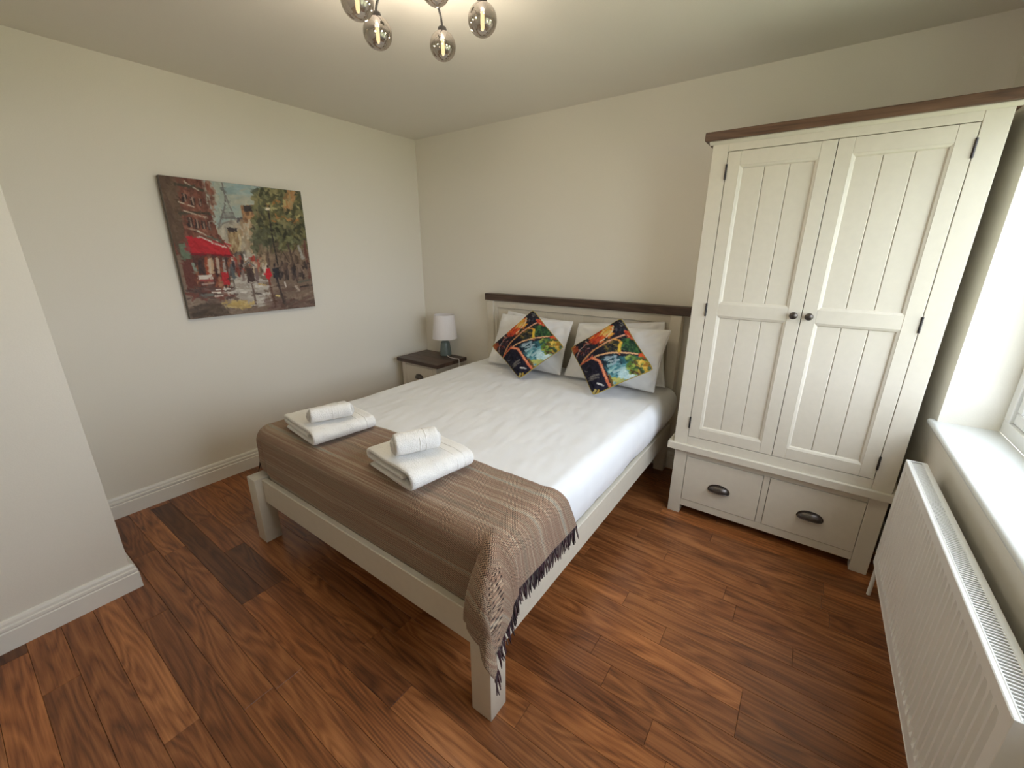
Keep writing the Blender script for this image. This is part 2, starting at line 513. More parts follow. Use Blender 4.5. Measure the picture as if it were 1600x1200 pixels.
for (y0, y1) in ((WIN_Y0 + fw, ym - 0.03), (ym + 0.03, WIN_Y1 - fw)):
    z0, z1 = WIN_Z0 + fw, WIN_Z1 - fw
    b = bmesh.new()
    rect_frame(b, y0 + 0.002, y1 - 0.002, z0 + 0.002, z1 - 0.002, 0.045, xa + 0.010, xb - 0.005, 0.004)
    # sloping glazing bead
    w0, w1 = 0.045, 0.066
    for s in range(4):
        def q(w, x):
            c = [(y0 + w, z0 + w), (y1 - w, z0 + w), (y1 - w, z1 - w), (y0 + w, z1 - w)]
            return Vector((x, c[s][0], c[s][1])), Vector((x, c[(s + 1) % 4][0], c[(s + 1) % 4][1]))
        p0, p1 = q(w0, xa + 0.016); p2, p3 = q(w1, xa + 0.032)
        vs = [b.verts.new(p) for p in (p0, p1, p3, p2)]
        b.faces.new(vs)
    part('window_sash', b, M['upvc'], win)
    b = bmesh.new(); box(b, xa + 0.034, xa + 0.038, y0 + 0.05, y1 - 0.05, z0 + 0.05, z1 - 0.05)
    part('pane', b, M['pane'], win)
    b = bmesh.new()
    box(b, xa + 0.002, xa + 0.011, (y0 + 0.012), (y0 + 0.032), 1.35, 1.43, 0.003)
    box(b, xa - 0.018, xa + 0.004, (y0 + 0.014), (y0 + 0.030), 1.405, 1.425, 0.004)
    box(b, xa - 0.022, xa - 0.012, (y0 + 0.014), (y0 + 0.030), 1.29, 1.425, 0.004)
    part('window_handle', b, M['upvc'], win)
b = bmesh.new(); box(b, 3.88, 30, -25, 20, -0.50, -0.40); struct('ground', b, M['lawn'])
# ------------------------------------------------------------------ wardrobe
def cup_pull(x, y, z, a, h, d, parent, smooth=50):
    bm = bmesh.new()
    n, m = 18, 8
    P = np.zeros((n + 1, m + 1, 3)); Q = P.copy()
    for i in range(n + 1):
        u = PI * i / n
        su = max(math.sin(u), 0.0) ** 0.8
        for j in range(m + 1):
            v = PI / 2 * j / m
            P[i, j] = (x - a * math.cos(u), y - 0.001 - d * su * math.sin(v), z - h / 2 + h * su * math.cos(v))
            Q[i, j] = (x - (a - 0.002) * math.cos(u), y - 0.001 - (d - 0.002) * su * math.sin(v), z - h / 2 + (h - 0.002) * su * math.cos(v) - 0.0005)
    A = grid(bm, P); B = grid(bm, Q)
    for i in range(n):
        bm.faces.new((A[i][m], A[i + 1][m], B[i + 1][m], B[i][m]))
    # flange against the front
    pr = [(x - (a + 0.004) * math.cos(PI * i / n), z - h / 2 + (h + 0.004) * max(math.sin(PI * i / n), 0) ** 0.8) for i in range(n + 1)]
    prism(bm, pr, lambda p, q, t: (p, [y, y - 0.0025][t], q))
    # rolled lip
    tube(bm, [(x - a * math.cos(PI * i / n), y - 0.001 - d * max(math.sin(PI * i / n), 0) ** 0.8, z - h / 2) for i in range(n + 1)], 0.0022, 6)
    return part('cup_pull', bm, M['bronze'], parent, smooth)
def knob(x, y, z, parent, r=0.0165):
    bm = bmesh.new()
    prof = [(0.010, 0), (0.0095, 0.003), (0.0065, 0.006), (0.006, 0.011), (0.010, 0.014), (r * 0.95, 0.0175), (r, 0.021), (r * 0.93, 0.0255), (r * 0.7, 0.029), (r * 0.35, 0.031), (0.001, 0.0315)]
    lathe(bm, prof, x, y, z, 20, 'Y')
    return part('knob', bm, M['bronze'], parent, 60)

wy = -0.545
W = thing('wardrobe', (3.03, -0.28, 0), 'cream painted double wardrobe with brown wooden cornice and two drawers beneath', 'wardrobe')
bm = bmesh.new()
box(bm, 2.530, 3.530, -0.578, -0.022, 1.952, 1.988, 0.003)
part('cornice', bm, M['cornice'], W, label='brown wooden cornice board')
bm = bmesh.new()   # underside moulding
prism(bm, [(-0.560, 1.952), (-0.560, 1.948), (-0.546, 1.938), (-0.546, 1.952)], lambda yy, z, t: ([2.548, 3.512][t], yy, z))
part('cornice_moulding', bm, M['cream'], W)
for x0, x1 in ((2.562, 2.582), (3.478, 3.498)):
    bm = bmesh.new(); box(bm, x0, x1, wy + 0.022, -0.03, 0.452, 1.952, 0.001); part('side_panel', bm, M['cream'], W)
bm = bmesh.new(); box(bm, 2.582, 3.478, -0.040, -0.030, 0.452, 1.952); part('back_panel', bm, M['cavity'], W)
for x0, x1 in ((2.562, 2.6295), (3.4265, 3.498)):
    bm = bmesh.new(); box(bm, x0, x1, wy, wy + 0.022, 0.452, 1.952, 0.0015); part('stile', bm, M['cream'], W)
bm = bmesh.new(); box(bm, 2.6298, 3.4262, wy + 0.0005, wy + 0.022, 1.906, 1.952, 0.0012); part('top_rail', bm, M['cream'], W)
bm = bmesh.new(); box(bm, 2.6298, 3.4262, wy + 0.0005, wy + 0.022, 0.452, 0.4995, 0.0012); part('bottom_rail', bm, M['cream'], W)
for z0, z1 in ((0.46, 0.475), (1.935, 1.95)):
    bm = bmesh.new(); box(bm, 2.5825, 3.4775, wy + 0.03, -0.0405, z0, z1); part('shelf', bm, M['cavity'], W)

def door(x0, x1, hinge_side):
    z0, z1 = 0.5025, 1.9035
    sw = 0.053; zm0, zm1 = 1.171, 1.229; zt = 1.845; zb = 0.558
    yf, yk = wy - 0.001, wy + 0.019
    bm = bmesh.new()
    box(bm, x0, x0 + sw, yf, yk, z0, z1, 0.0012); box(bm, x1 - sw, x1, yf, yk, z0, z1, 0.0012)
    for za, zc in ((z0, zb), (zm0, zm1), (zt, z1)):
        box(bm, x0 + sw + 0.0003, x1 - sw - 0.0003, yf + 0.0004, yk, za, zc, 0.0010)
    w, dp = 0.0135, 0.0115
    for za, zc in ((zb, zm0), (zm1, zt)):
        o_ = [(x0 + sw, za), (x1 - sw, za), (x1 - sw, zc), (x0 + sw, zc)]
        i_ = [(x0 + sw + w, za + w), (x1 - sw - w, za + w), (x1 - sw - w, zc - w), (x0 + sw + w, zc - w)]
        m_ = [(x0 + sw + w * .62, za + w * .62), (x1 - sw - w * .62, za + w * .62), (x1 - sw - w * .62, zc - w * .62), (x0 + sw + w * .62, zc - w * .62)]
        rows_ = [[bm.verts.new((p[0], yf + 0.001, p[1])) for p in o_], [bm.verts.new((p[0], yf + 0.0045, p[1])) for p in m_], [bm.verts.new((p[0], yf + dp + 0.001, p[1])) for p in i_]]
        for ra, rb in zip(rows_, rows_[1:]):
            for s in range(4):
                bm.faces.new((ra[s], ra[(s + 1) % 4], rb[(s + 1) % 4], rb[s]))
    d = part('door', bm, M['cream'], W, recalc=True)
    px0, px1 = x0 + sw + 0.004, x1 - sw - 0.004
    n = 3; pw = (px1 - px0) / n
    for za, zc in ((zb + 0.004, zm0 - 0.004), (zm1 + 0.004, zt - 0.004)):
        for i in range(n):
            bm = bmesh.new()
            box(bm, px0 + i * pw + 0.0007, px0 + (i + 1) * pw - 0.0007, yf + dp, yk + 0.004, za, zc, 0.0022)
            part('plank', bm, M['cream'], d)
    knob(3.0005 if hinge_side < 0 else 3.0585, yf, 1.200, d)
    hx = x0 - 0.0015 if hinge_side < 0 else x1 + 0.0015
    for zc in (1.822, 1.197, 0.583):
        bm = bmesh.new()
        tube(bm, [(hx, yf - 0.002, zc - 0.032), (hx, yf - 0.002, zc + 0.032)], 0.0042, 8)
        box(bm, hx - 0.004, hx + 0.004, yf - 0.001, yf + 0.012, zc - 0.031, zc + 0.031)
        part('hinge', bm, M['hinge'], d, 40)
door(2.6320, 3.0288, -1)
door(3.0312, 3.4240, 1)

by = -0.530
bm = bmesh.new(); box(bm, 2.532, 3.530, -0.562, -0.024, 0.411, 0.452, 0.004, 2); part('lip', bm, M['cream'], W)
for x0, x1 in ((2.570, 2.636), (3.432, 3.500)):
    bm = bmesh.new(); box(bm, x0, x1, by, by + 0.06, 0, 0.411, 0.0015); part('foot', bm, M['cream'], W)
    bm = bmesh.new(); box(bm, x0, x1, -0.085, -0.027, 0, 0.411, 0.0015); part('foot', bm, M['cream'], W)
    xs = x0 + 0.005 if x0 < 3 else x1 - 0.022
    bm = bmesh.new(); box(bm, xs, xs + 0.017, by + 0.06, -0.085, 0.055, 0.411); part('base_side', bm, M['cream'], W)
bm = bmesh.new(); box(bm, 2.6365, 3.4315, by + 0.002, by + 0.03, 0.055, 0.0975, 0.0012); part('base_rail', bm, M['cream'], W)
bm = bmesh.new(); box(bm, 2.6365, 3.4315, by + 0.002, by + 0.03, 0.374, 0.411, 0.0012); part('base_top_rail', bm, M['cream'], W)
bm = bmesh.new(); box(bm, 3.0175, 3.0455, by + 0.002, by + 0.03, 0.098, 0.3735, 0.0012); part('divider', bm, M['cream'], W)
bm = bmesh.new(); box(bm, 2.60, 3.48, -0.05, -0.035, 0.055, 0.41); box(bm, 2.60, 3.48, by + 0.03, -0.05, 0.055, 0.065); part('base_carcass', bm, M['cavity'], W)
for x0, x1, px in ((2.6385, 3.0155, 2.824), (3.0475, 3.4300, 3.239)):
    bm = bmesh.new(); box(bm, x0, x1, by - 0.001, by + 0.02, 0.0995, 0.3720, 0.0016)
    box(bm, x0 + .02, x1 - .02, by + .02, -0.12, 0.11, 0.33)
    d = part('drawer', bm, M['cream'], W)
    cup_pull(px, by - 0.001, 0.228, 0.052, 0.036, 0.026, d)

# ------------------------------------------------------------------ bed
BX = 1.648; BF = -2.083
B = thing('bed', (BX, -1.05, 0), 'cream painted double bed frame with dark wood capped plank headboard', 'bed')
bm = bmesh.new(); box(bm, BX - 0.817, BX + 0.817, -0.0985, -0.020, 1.093, 1.1465, 0.003)
# follow the photo: cap front edge stands proud of the posts
part('cap_rail', bm, M['cap'], B, label='dark stained wooden cap along the headboard')
for x0, x1 in ((0.846, 0.915), (2.343, 2.414)):
    bm = bmesh.new(); box(bm, x0, x1, -0.090, -0.024, 0, 1.093, 0.003); part('headboard_post', bm, M['cream'], B)
bm = bmesh.new(); box(bm, 0.915, 2.343, -0.076, -0.04, 1.037, 1.093, 0.0015); part('headboard_rail', bm, M['cream'], B)
bm = bmesh.new(); box(bm, 0.915, 2.343, -0.076, -0.04, 0.30, 0.40, 0.0015); part('headboard_rail', bm, M['cream'], B)
bm = bmesh.new(); box(bm, 0.915, 0.942, -0.073, -0.04, 0.40, 1.037, 0.0015); part('headboard_stile', bm, M['cream'], B)
bm = bmesh.new(); box(bm, 2.316, 2.343, -0.073, -0.04, 0.40, 1.037, 0.0015); part('headboard_stile', bm, M['cream'], B)
hx = 0.942 - 0.00
gx = [0.942, 1.10, 1.256, 1.412, 1.568, 1.724, 1.880, 2.035, 2.191, 2.316]
for a, c in zip(gx, gx[1:]):
    bm = bmesh.new(); box(bm, a + 0.0004, c - 0.0004, -0.062, -0.046, 0.40, 1.037, 0.0016); part('headboard_plank', bm, M['cream'], B)
LW, LD = 0.083, 0.082
for x0 in (BX - 0.797, BX + 0.797 - LW):
    bm = bmesh.new(); box(bm, x0, x0 + LW, BF, BF + LD, 0, 0.372, 0.004, 2); part('leg', bm, M['cream'], B, 40)
bm = bmesh.new(); box(bm, BX - 0.797 + LW, BX + 0.797 - LW, BF + 0.035, BF + 0.062, 0.232, 0.364, 0.003); part('foot_rail', bm, M['cream'], B)
for s in (-1, 1):
    xo = BX + s * 0.777
    bm = bmesh.new(); box(bm, min(xo, xo - s * 0.027), max(xo, xo - s * 0.027), BF + LD, -0.090, 0.232, 0.366, 0.003); part('side_rail', bm, M['cream'], B)
bm = bmesh.new(); box(bm, BX - 0.03, BX + 0.03, BF + 0.07, -0.09, 0.18, 0.235)
box(bm, BX - 0.02, BX + 0.02, -1.1, -1.06, 0.0, 0.18)
part('centre_beam', bm, M['cream'], B)
for i in range(12):
    yy = -1.96 + i * 0.165
    bm = bmesh.new(); box(bm, BX - 0.745, BX + 0.745, yy, yy + 0.07, 0.236, 0.256); part('slat', bm, M['dark'], B)

bm = bmesh.new(); box(bm, BX - 0.735, BX + 0.735, -1.985, -0.115, 0.257, 0.585, 0.05, 4)
solo('mattress', bm, M['mattress'], (BX, -1.05, 0.257), 'thick mattress inside the cream bed, hidden under the white sheet', 'mattress', 40)

# ---- soft covering of the bed: sheet and throw share one draped shape
HXS = 0.705           # half width where the edge starts to turn down
ZT = 0.627            # top of the made bed
YS = -1.945           # where the foot edge starts to turn down
def wr(x, y, z, s, seed):
    return mnoise.fractal(Vector((x * s + seed, y * s - seed, z * s + 2 * seed)), 1.0, 2.0, 4)
def crown(x, y):
    u = max(-1, min(1, (x - BX) / HXS)); v = max(-1, min(1, (y + 1.0) / 0.95))
    return 0.012 * (1 - u * u) * (1 - 0.4 * v * v) - 0.006
def roll(s, rho):
    q = rho * PI / 2
    if s <= 0: return s, 0.0
    if s < q: return rho * math.sin(s / rho), rho * (1 - math.cos(s / rho))
    return rho, rho + s - q

def sheet_mesh():
    bm = bmesh.new()
    rho = 0.072
    n_t, n_s = 120, 34
    over = rho * PI / 2 + 0.188
    xs = list(np.linspace(-HXS - over, -HXS, n_s)) + list(np.linspace(-HXS, HXS, n_t))[1:-1] + list(np.linspace(HXS, HXS + over, n_s))
    ys = np.concatenate([np.linspace(YS - over, YS, 24), np.linspace(YS, -0.100, 150)[1:]])
    P = np.zeros((len(xs), len(ys), 3))
    for i, sx in enumerate(xs):
        a = abs(sx) - HXS; sg = 1 if sx > 0 else -1
        for j, yy in enumerate(ys):
            bq = YS - yy
            if a > 0 and bq > 0:
                r = math.hypot(a, bq); ph = math.atan2(bq, a)
                # square cloth corner: keep the drop the same all round
                r = r * max(math.cos(ph), math.sin(ph)) if True else r
                h, d = roll(r, rho)
                X = BX + sg * (HXS + min(h, 0.066) * math.cos(ph)); Y = YS - min(h, 0.056) * math.sin(ph); Z = ZT - d
            else:
                h, d = roll(max(a, 0), rho); h2, d2 = roll(max(bq, 0), 0.056)
                X = BX + (sg * (HXS + h) if a > 0 else sx); Y = YS - h2 if bq > 0 else yy
                Z = ZT - d - d2
            cx, cy = BX + sx, yy
            if a <= 0: Z += crown(cx, min(cy, 0) if bq <= 0 else YS)
            else: Z += crown(BX + sg * HXS, cy) * max(0, 1 - a / 0.06)
            # creases: soft pulls on the side, small ripples near the pillows
            if a > 0.03 and bq <= 0:
                f = min(1, (a - 0.03) / 0.1)
                w = math.sin(cy * 46 + 5.0 * wr(cy * 2, 0, 0, 1.0, 3) ) * 0.0022 * (0.4 + abs(wr(cy, a, 0, 2.0, 9)))
                w += 0.010 * wr(cy, a * 0.5, 0, 2.4, 1)
                bulge = 0.012 * math.sin(min(1, max(0, (a - 0.02) / (over - 0.02))) * PI)
                tuck = -0.020 * max(0, (a - over * 0.62) / (over * 0.38)) ** 1.5
                cov = max(0.0, min(1.0, (cy + 1.62) / 0.25)) if sg > 0 else 0.0
                X += sg * ((w + bulge) * (0.15 + 0.85 * cov) * f + tuck - 0.004 * (1 - cov))
                if cy > -0.55:   # head end of the side slumps outwards a little
                    X += sg * 0.018 * min(1, (cy + 0.55) / 0.3) * math.sin(min(1, a / over) * PI)
                Z += 0.012 * wr(cy, 3.1, 0, 3.0, 5) * f
            elif bq <= 0:
                Z += 0.0060 * wr(cx, cy, 0, 2.6, 2) + 0.0026 * wr(cx * 2.0, cy * 0.7 + cx * 1.2, 0, 9.0, 4)
                # long soft fold below the pillows
                fy = cy + 0.47 + 0.06 * math.sin(cx * 3.2)
                Z += 0.006 * math.exp(-(fy / 0.030) ** 2) * (0.5 + 0.5 * math.sin(cx * 4.0 + 1.0))
                fy = cy + 0.40 + 0.10 * (cx - 1.2)
                Z += 0.005 * math.exp(-(fy / 0.022) ** 2) * max(0, 1 - abs(cx - 1.15) / 0.55)
            P[i, j] = (X, Y, max(Z, 0.380 if Y < -1.99 else 0.373))
    grid(bm, P)
    return bm, P
bm, SHEET = sheet_mesh()
o = solo('bed_sheet', bm, M['sheet'], (BX, -1.05, 0.36), 'smooth white cotton cover drawn over the whole mattress', 'bedding', 180)
md = o.modifiers.new('thick', 'SOLIDIFY'); md.thickness = 0.006; md.offset = -1.0

TH = 0.0045
def throw_pos(sx, yy):
    """unfolded throw coordinates (across the bed, along the bed) -> place on the bed"""
    a = abs(sx) - HXS; sg = 1 if sx > 0 else -1
    bq = YS - yy
    rho = 0.084
    zt = ZT + TH + 0.004
    if a > 0 and bq > 0:
        ph = math.degrees(math.atan2(bq, a))
        c, sn = math.cos(math.radians(ph)), math.sin(math.radians(ph))
        f9 = max(0.0, (ph - 60) / 30.0); f9 = f9 * f9 * (3 - 2 * f9)
        rh = rho * (1 - f9) + 0.066 * f9
        if sg > 0:
            r = math.hypot(a, bq)
            h, d = roll(r, rh)
            ex = max(0.0, r - rh * PI / 2)
            k = 0.42 * math.exp(-((ph - 58) / 15.0) ** 2) - 0.10 * math.exp(-((ph - 30) / 9.0) ** 2) + 0.12 * math.exp(-((ph - 10) / 10.0) ** 2)
            h += k * ex + 0.030 * math.exp(-((ph - 58) / 13.0) ** 2) * min(1, r / rh)
            d -= ex * (1 - math.sqrt(max(0, 1 - min(0.6, abs(k)) ** 2)))
            X = BX + HXS + h * c + 0.004 * (1 - f9); Y = YS - h * sn; Z = zt - d
            q = max(0.0, min(1.0, (0.585 - Z) / 0.20)); q = q * (2 - q)     # hang clear of the leg and rails
            if ph > 46: Y = Y * (1 - q) + min(Y, -2.0945 - 0.012 * max(0, 1 - abs(ph - 62) / 18)) * q
            if ph <= 50: X = X * (1 - q) + max(X, BX + 0.8065) * q
            if ph > 82: Z = max(Z, 0.384)
        else:
            r = max(a, bq)
            h, d = roll(r, rh)
            X = BX - HXS - 0.085 * min(1, a / 0.262) ** 1.5 * c ** 3 - h * c - 0.004 * (1 - f9); Y = YS - h * sn; Z = max(zt - d, 0.385)
    elif a > 0:
        h, d = roll(a, rho)
        w = 0.010 * wr(yy, a, 0, 3.0, 6) * min(1, a / 0.1)
        if sg < 0: h += 0.085 * min(1, a / 0.262) ** 1.5
        X = BX + sg * (HXS + h + max(-0.001, w * 0.6 + 0.004) * min(1, a / 0.08)); Y = yy
        Z = zt - d + crown(BX + sg * HXS, yy) * max(0, 1 - a / 0.06)
    elif bq > 0:
        h, d = roll(bq, 0.066)
        X = BX + sx; Y = YS - h - (0.003 + 0.0035 * abs(wr(sx, 0, 0, 3.0, 8))) * min(1, bq / 0.1)
        Z = max(zt - d + crown(X, YS) * max(0, 1 - bq / 0.06), 0.340 if abs(sx) < HXS - 0.03 else 0.379)
    else:
        X = BX + sx; Y = yy
        Z = zt + crown(X, yy) + 0.0060 * wr(X, yy, 0, 2.6, 2) + 0.0026 * wr(X * 2.0, yy * 0.7 + X * 1.2, 0, 9.0, 4) + 0.0008 * wr(X, yy, 0, 14, 3)
    return X, Y, Z
def head_edge(sx):
    x = BX + sx
    e = -1.672 + 0.030 * max(0, min(1, (x - 0.9) / 1.4))
    a = sx - HXS
    if a > 0: e += 0.12 * (a / 0.255) ** 1.1
    return e
A_R, A_L, B_F = 0.262, 0.262, 0.345
def throw_mesh():
    bm = bmesh.new()
    xs = np.concatenate([np.linspace(-HXS - A_L, -HXS, 22), np.linspace(-HXS, HXS, 90)[1:-1], np.linspace(HXS, HXS + A_R, 34)])
    n1, n2 = 34, 46
    P = np.zeros((len(xs), n1 + n2, 3)); UV = np.zeros((len(xs), n1 + n2, 2))
    for i, sx in enumerate(xs):
        he = head_edge(sx)
        bf = 0.303 + (B_F - 0.303) * max(0, min(1, (sx - HXS) / A_R))
        if abs(sx) < HXS: bf = 0.303 + 0.032 * min(1, (HXS - abs(sx)) / 0.04)
        if sx < -HXS: bf = 0.303 - 0.04 * min(1, (-HXS - sx) / 0.15)
        ys = np.concatenate([np.linspace(he, YS, n1), np.linspace(YS, YS - bf, n2 + 1)[1:]])
        for j, yy in enumerate(ys):
            t = (he - yy) / (he - (YS - bf))
            P[i, j] = throw_pos(sx, yy)
            UV[i, j] = (sx + 1.2, yy + 2.5 - (he + 1.65) * max(0, 1 - t * 1.3))
    V = grid(bm, P)
    uvl = bm.loops.layers.uv.new('UVMap')
    idx = {V[i][j]: UV[i, j] for i in range(P.shape[0]) for j in range(P.shape[1])}
    for f in bm.faces:
        for l in f.loops: l[uvl].uv = idx[l.vert]
    return bm, P
bm, TP = throw_mesh()
T = thing('throw_blanket', (BX, -1.85, 0.64), 'brown herringbone wool throw with dark fringe across the foot of the bed', 'blanket')
o = part('weave', bm, M['throw'], T, 180)
md = o.modifiers.new('thick', 'SOLIDIFY'); md.thickness = 0.004; md.offset = 1.0
def fringe():
    bm = bmesh.new()
    cl = bm.verts.layers.float_color.new('paint')
    cols = [lin((48, 32, 38)), lin((66, 50, 54)), lin((38, 26, 30)), lin((84, 66, 66)), lin((60, 30, 40)), lin((100, 84, 80))]
    for edge, sg in ((TP[-1], 1), (TP[0], -1)):
        pts = [Vector(p) for p in edge]
        # even spacing along the hem
        L = [0.0]
        for p, q in zip(pts, pts[1:]): L.append(L[-1] + (q - p).length)
        s = 0.002
        k = 0
        while s < L[-1] - 0.002:
            while L[k + 1] < s: k += 1
            f = (s - L[k]) / max(1e-9, L[k + 1] - L[k])
            p = pts[k].lerp(pts[k + 1], f)
            ln = 0.050 + random.random() * 0.026
            on_bed = p.y > -2.0 and p.z > 0.37
            sway = Vector(((0.002 + random.random() * 0.010) * sg, (random.random() - 0.5) * 0.030, 0))
            if p.y < -2.02: sway += Vector((0.002, -0.004 * random.random(), 0))
            curl = (random.random() - 0.5) * 0.012
            path = []
            for t in (0, 0.25, 0.5, 0.75, 1.0):
                w = math.sin(t * PI) * curl
                q = p + Vector((0.0035 * sg, 0, 0.003)) + sway * t + Vector((0, w, -ln * t * (1 - 0.12 * abs(sway.y) / 0.015)))
                if sg > 0 and q.y > -2.09: q.x = max(q.x, 2.4325 + 0.003 if q.y > -1.993 else 2.4515)
                if sg < 0: q.x = min(q.x, BX - 0.777 - 0.005) if q.y > -1.99 else min(q.x, BX - 0.8015) if q.z < 0.38 else q.x
                path.append(q)
            n0 = len(bm.verts)
            tube(bm, path, [0.0020, 0.0027, 0.0027, 0.0025, 0.0015], 5)
            bm.verts.ensure_lookup_table()
            c = random.choice(cols)
            for v in bm.verts[n0:]: v[cl] = (*c, 1)
            s += 0.0048 + random.random() * 0.0024
    return bm
part('fringe', fringe(), M['fringe'], T, 180, label='dark plum brown twisted wool fringe', kind='stuff')

# ------------------------------------------------------------------ pillows and cushions
def pillow_mesh(TL, TR, BR_, BL, thick, n=36, pinch=0.05, seed=0, crease=0.006, flat=2.4, pw=0.62, rgb=None, blunt=0.015):
    TL, TR, BR_, BL = map(Vector, (TL, TR, BR_, BL))
    nrm = ((TR - TL) + (BR_ - BL)).cross((TL - BL) + (TR - BR_)).normalized()
    if nrm.y > 0: nrm = -nrm                         # faces the room
    us = np.sin(np.linspace(-PI / 2, PI / 2, n + 1))
    us = 0.55 * us + 0.45 * np.linspace(-1, 1, n + 1)
    bm = bmesh.new()
    cl = bm.verts.layers.float_color.new('paint') if rgb is not None else None
    F, K = [], []
    for i, u in enumerate(us):
        fr, kr = [], []
        for j, v in enumerate(us):
            cr = 1 - blunt * (u * u * v * v) ** 3
            pu = u * (1 - pinch * (1 - v * v)) * cr; pv = v * (1 - pinch * (1 - u * u)) * cr
            s, t = (pu + 1) / 2, (pv + 1) / 2
            p = (BL * (1 - s) + BR_ * s) * (1 - t) + (TL * (1 - s) + TR * s) * t
            sh = (max(0, 1 - abs(u) ** flat) * max(0, 1 - abs(v) ** flat)) ** pw
            c = crease * (wr(p.x, p.z, seed, 5.0, seed + 1) + 0.35 * wr(p.x * 2, p.z * 2, seed, 8, seed)) * min(1, sh * 3)
            # gathers running in from the corners
            ang = math.atan2(abs(v), abs(u)); edge = max(abs(u), abs(v))
            c += crease * 0.5 * math.sin(ang * 26 + seed) * max(0, edge - 0.55) * (1 - edge) * 6
            border = i in (0, n) or j in (0, n)
            vf = bm.verts.new(p + nrm * (thick * sh + c))
            if border: vb = vf
            else: vb = bm.verts.new(p - nrm * (thick * sh * 0.9))
            if cl is not None:
                col = rgb(s, t, u, v)
                vf[cl] = (*col, 1); vb[cl] = (*col, 1)
            fr.append(vf); kr.append(vb)
        F.append(fr); K.append(kr)
    for G, fl in ((F, False), (K, True)):
        for i in range(n):
            for j in range(n):
                q = (G[i][j], G[i + 1][j], G[i + 1][j + 1], G[i][j + 1])
                q = [x for k_, x in enumerate(q) if x not in q[:k_]]
                try: bm.faces.new(q[::-1] if fl else q)
                except ValueError: pass
    rim = [F[i][0] for i in range(n)] + [F[n][j] for j in range(n)] + [F[i][n] for i in range(n, 0, -1)] + [F[0][j] for j in range(n, 0, -1)]
    return bm, [v.co.copy() for v in rim]
def put_pillow(TL, TR, BR_, BL, th, seed, label):
    bm, rim = pillow_mesh(TL, TR, BR_, BL, th, seed=seed, crease=0.026, pinch=0.05)
    c = (Vector(TL) + Vector(TR) + Vector(BR_) + Vector(BL)) / 4
    base = (c.x, min(BL[1], BR_[1]), min(BL[2], BR_[2]))
    t = thing('pillow', base, label, 'pillow', 'white bed pillows')
    part('pillowcase', bm, M['pillow'], t, 180)
    bm = bmesh.new(); tube(bm, rim, 0.0022, 5, closed=True); part('seam', bm, M['pillow'], t, 180)
put_pillow((1.075, -0.098, 1.022), (1.640, -0.098, 0.985), (1.640, -0.205, 0.640), (1.000, -0.205, 0.640), 0.042, 2, 'white pillow standing against the headboard behind the left front pillow, only its top corner showing')
put_pillow((1.720, -0.098, 0.985), (2.318, -0.098, 1.050), (2.392, -0.190, 0.640), (1.700, -0.205, 0.640), 0.042, 5, 'white pillow standing against the headboard behind the right front pillow')
put_pillow((1.095, -0.205, 1.012), (1.722, -0.208, 1.010), (1.712, -0.352, 0.646), (1.050, -0.348, 0.646), 0.070, 8, 'white front pillow leaning behind the left printed cushion')
put_pillow((1.762, -0.212, 1.002), (2.392, -0.205, 1.018), (2.368, -0.351, 0.646), (1.735, -0.346, 0.650), 0.070, 11, 'white front pillow leaning behind the right printed cushion, outer corner sticking out')
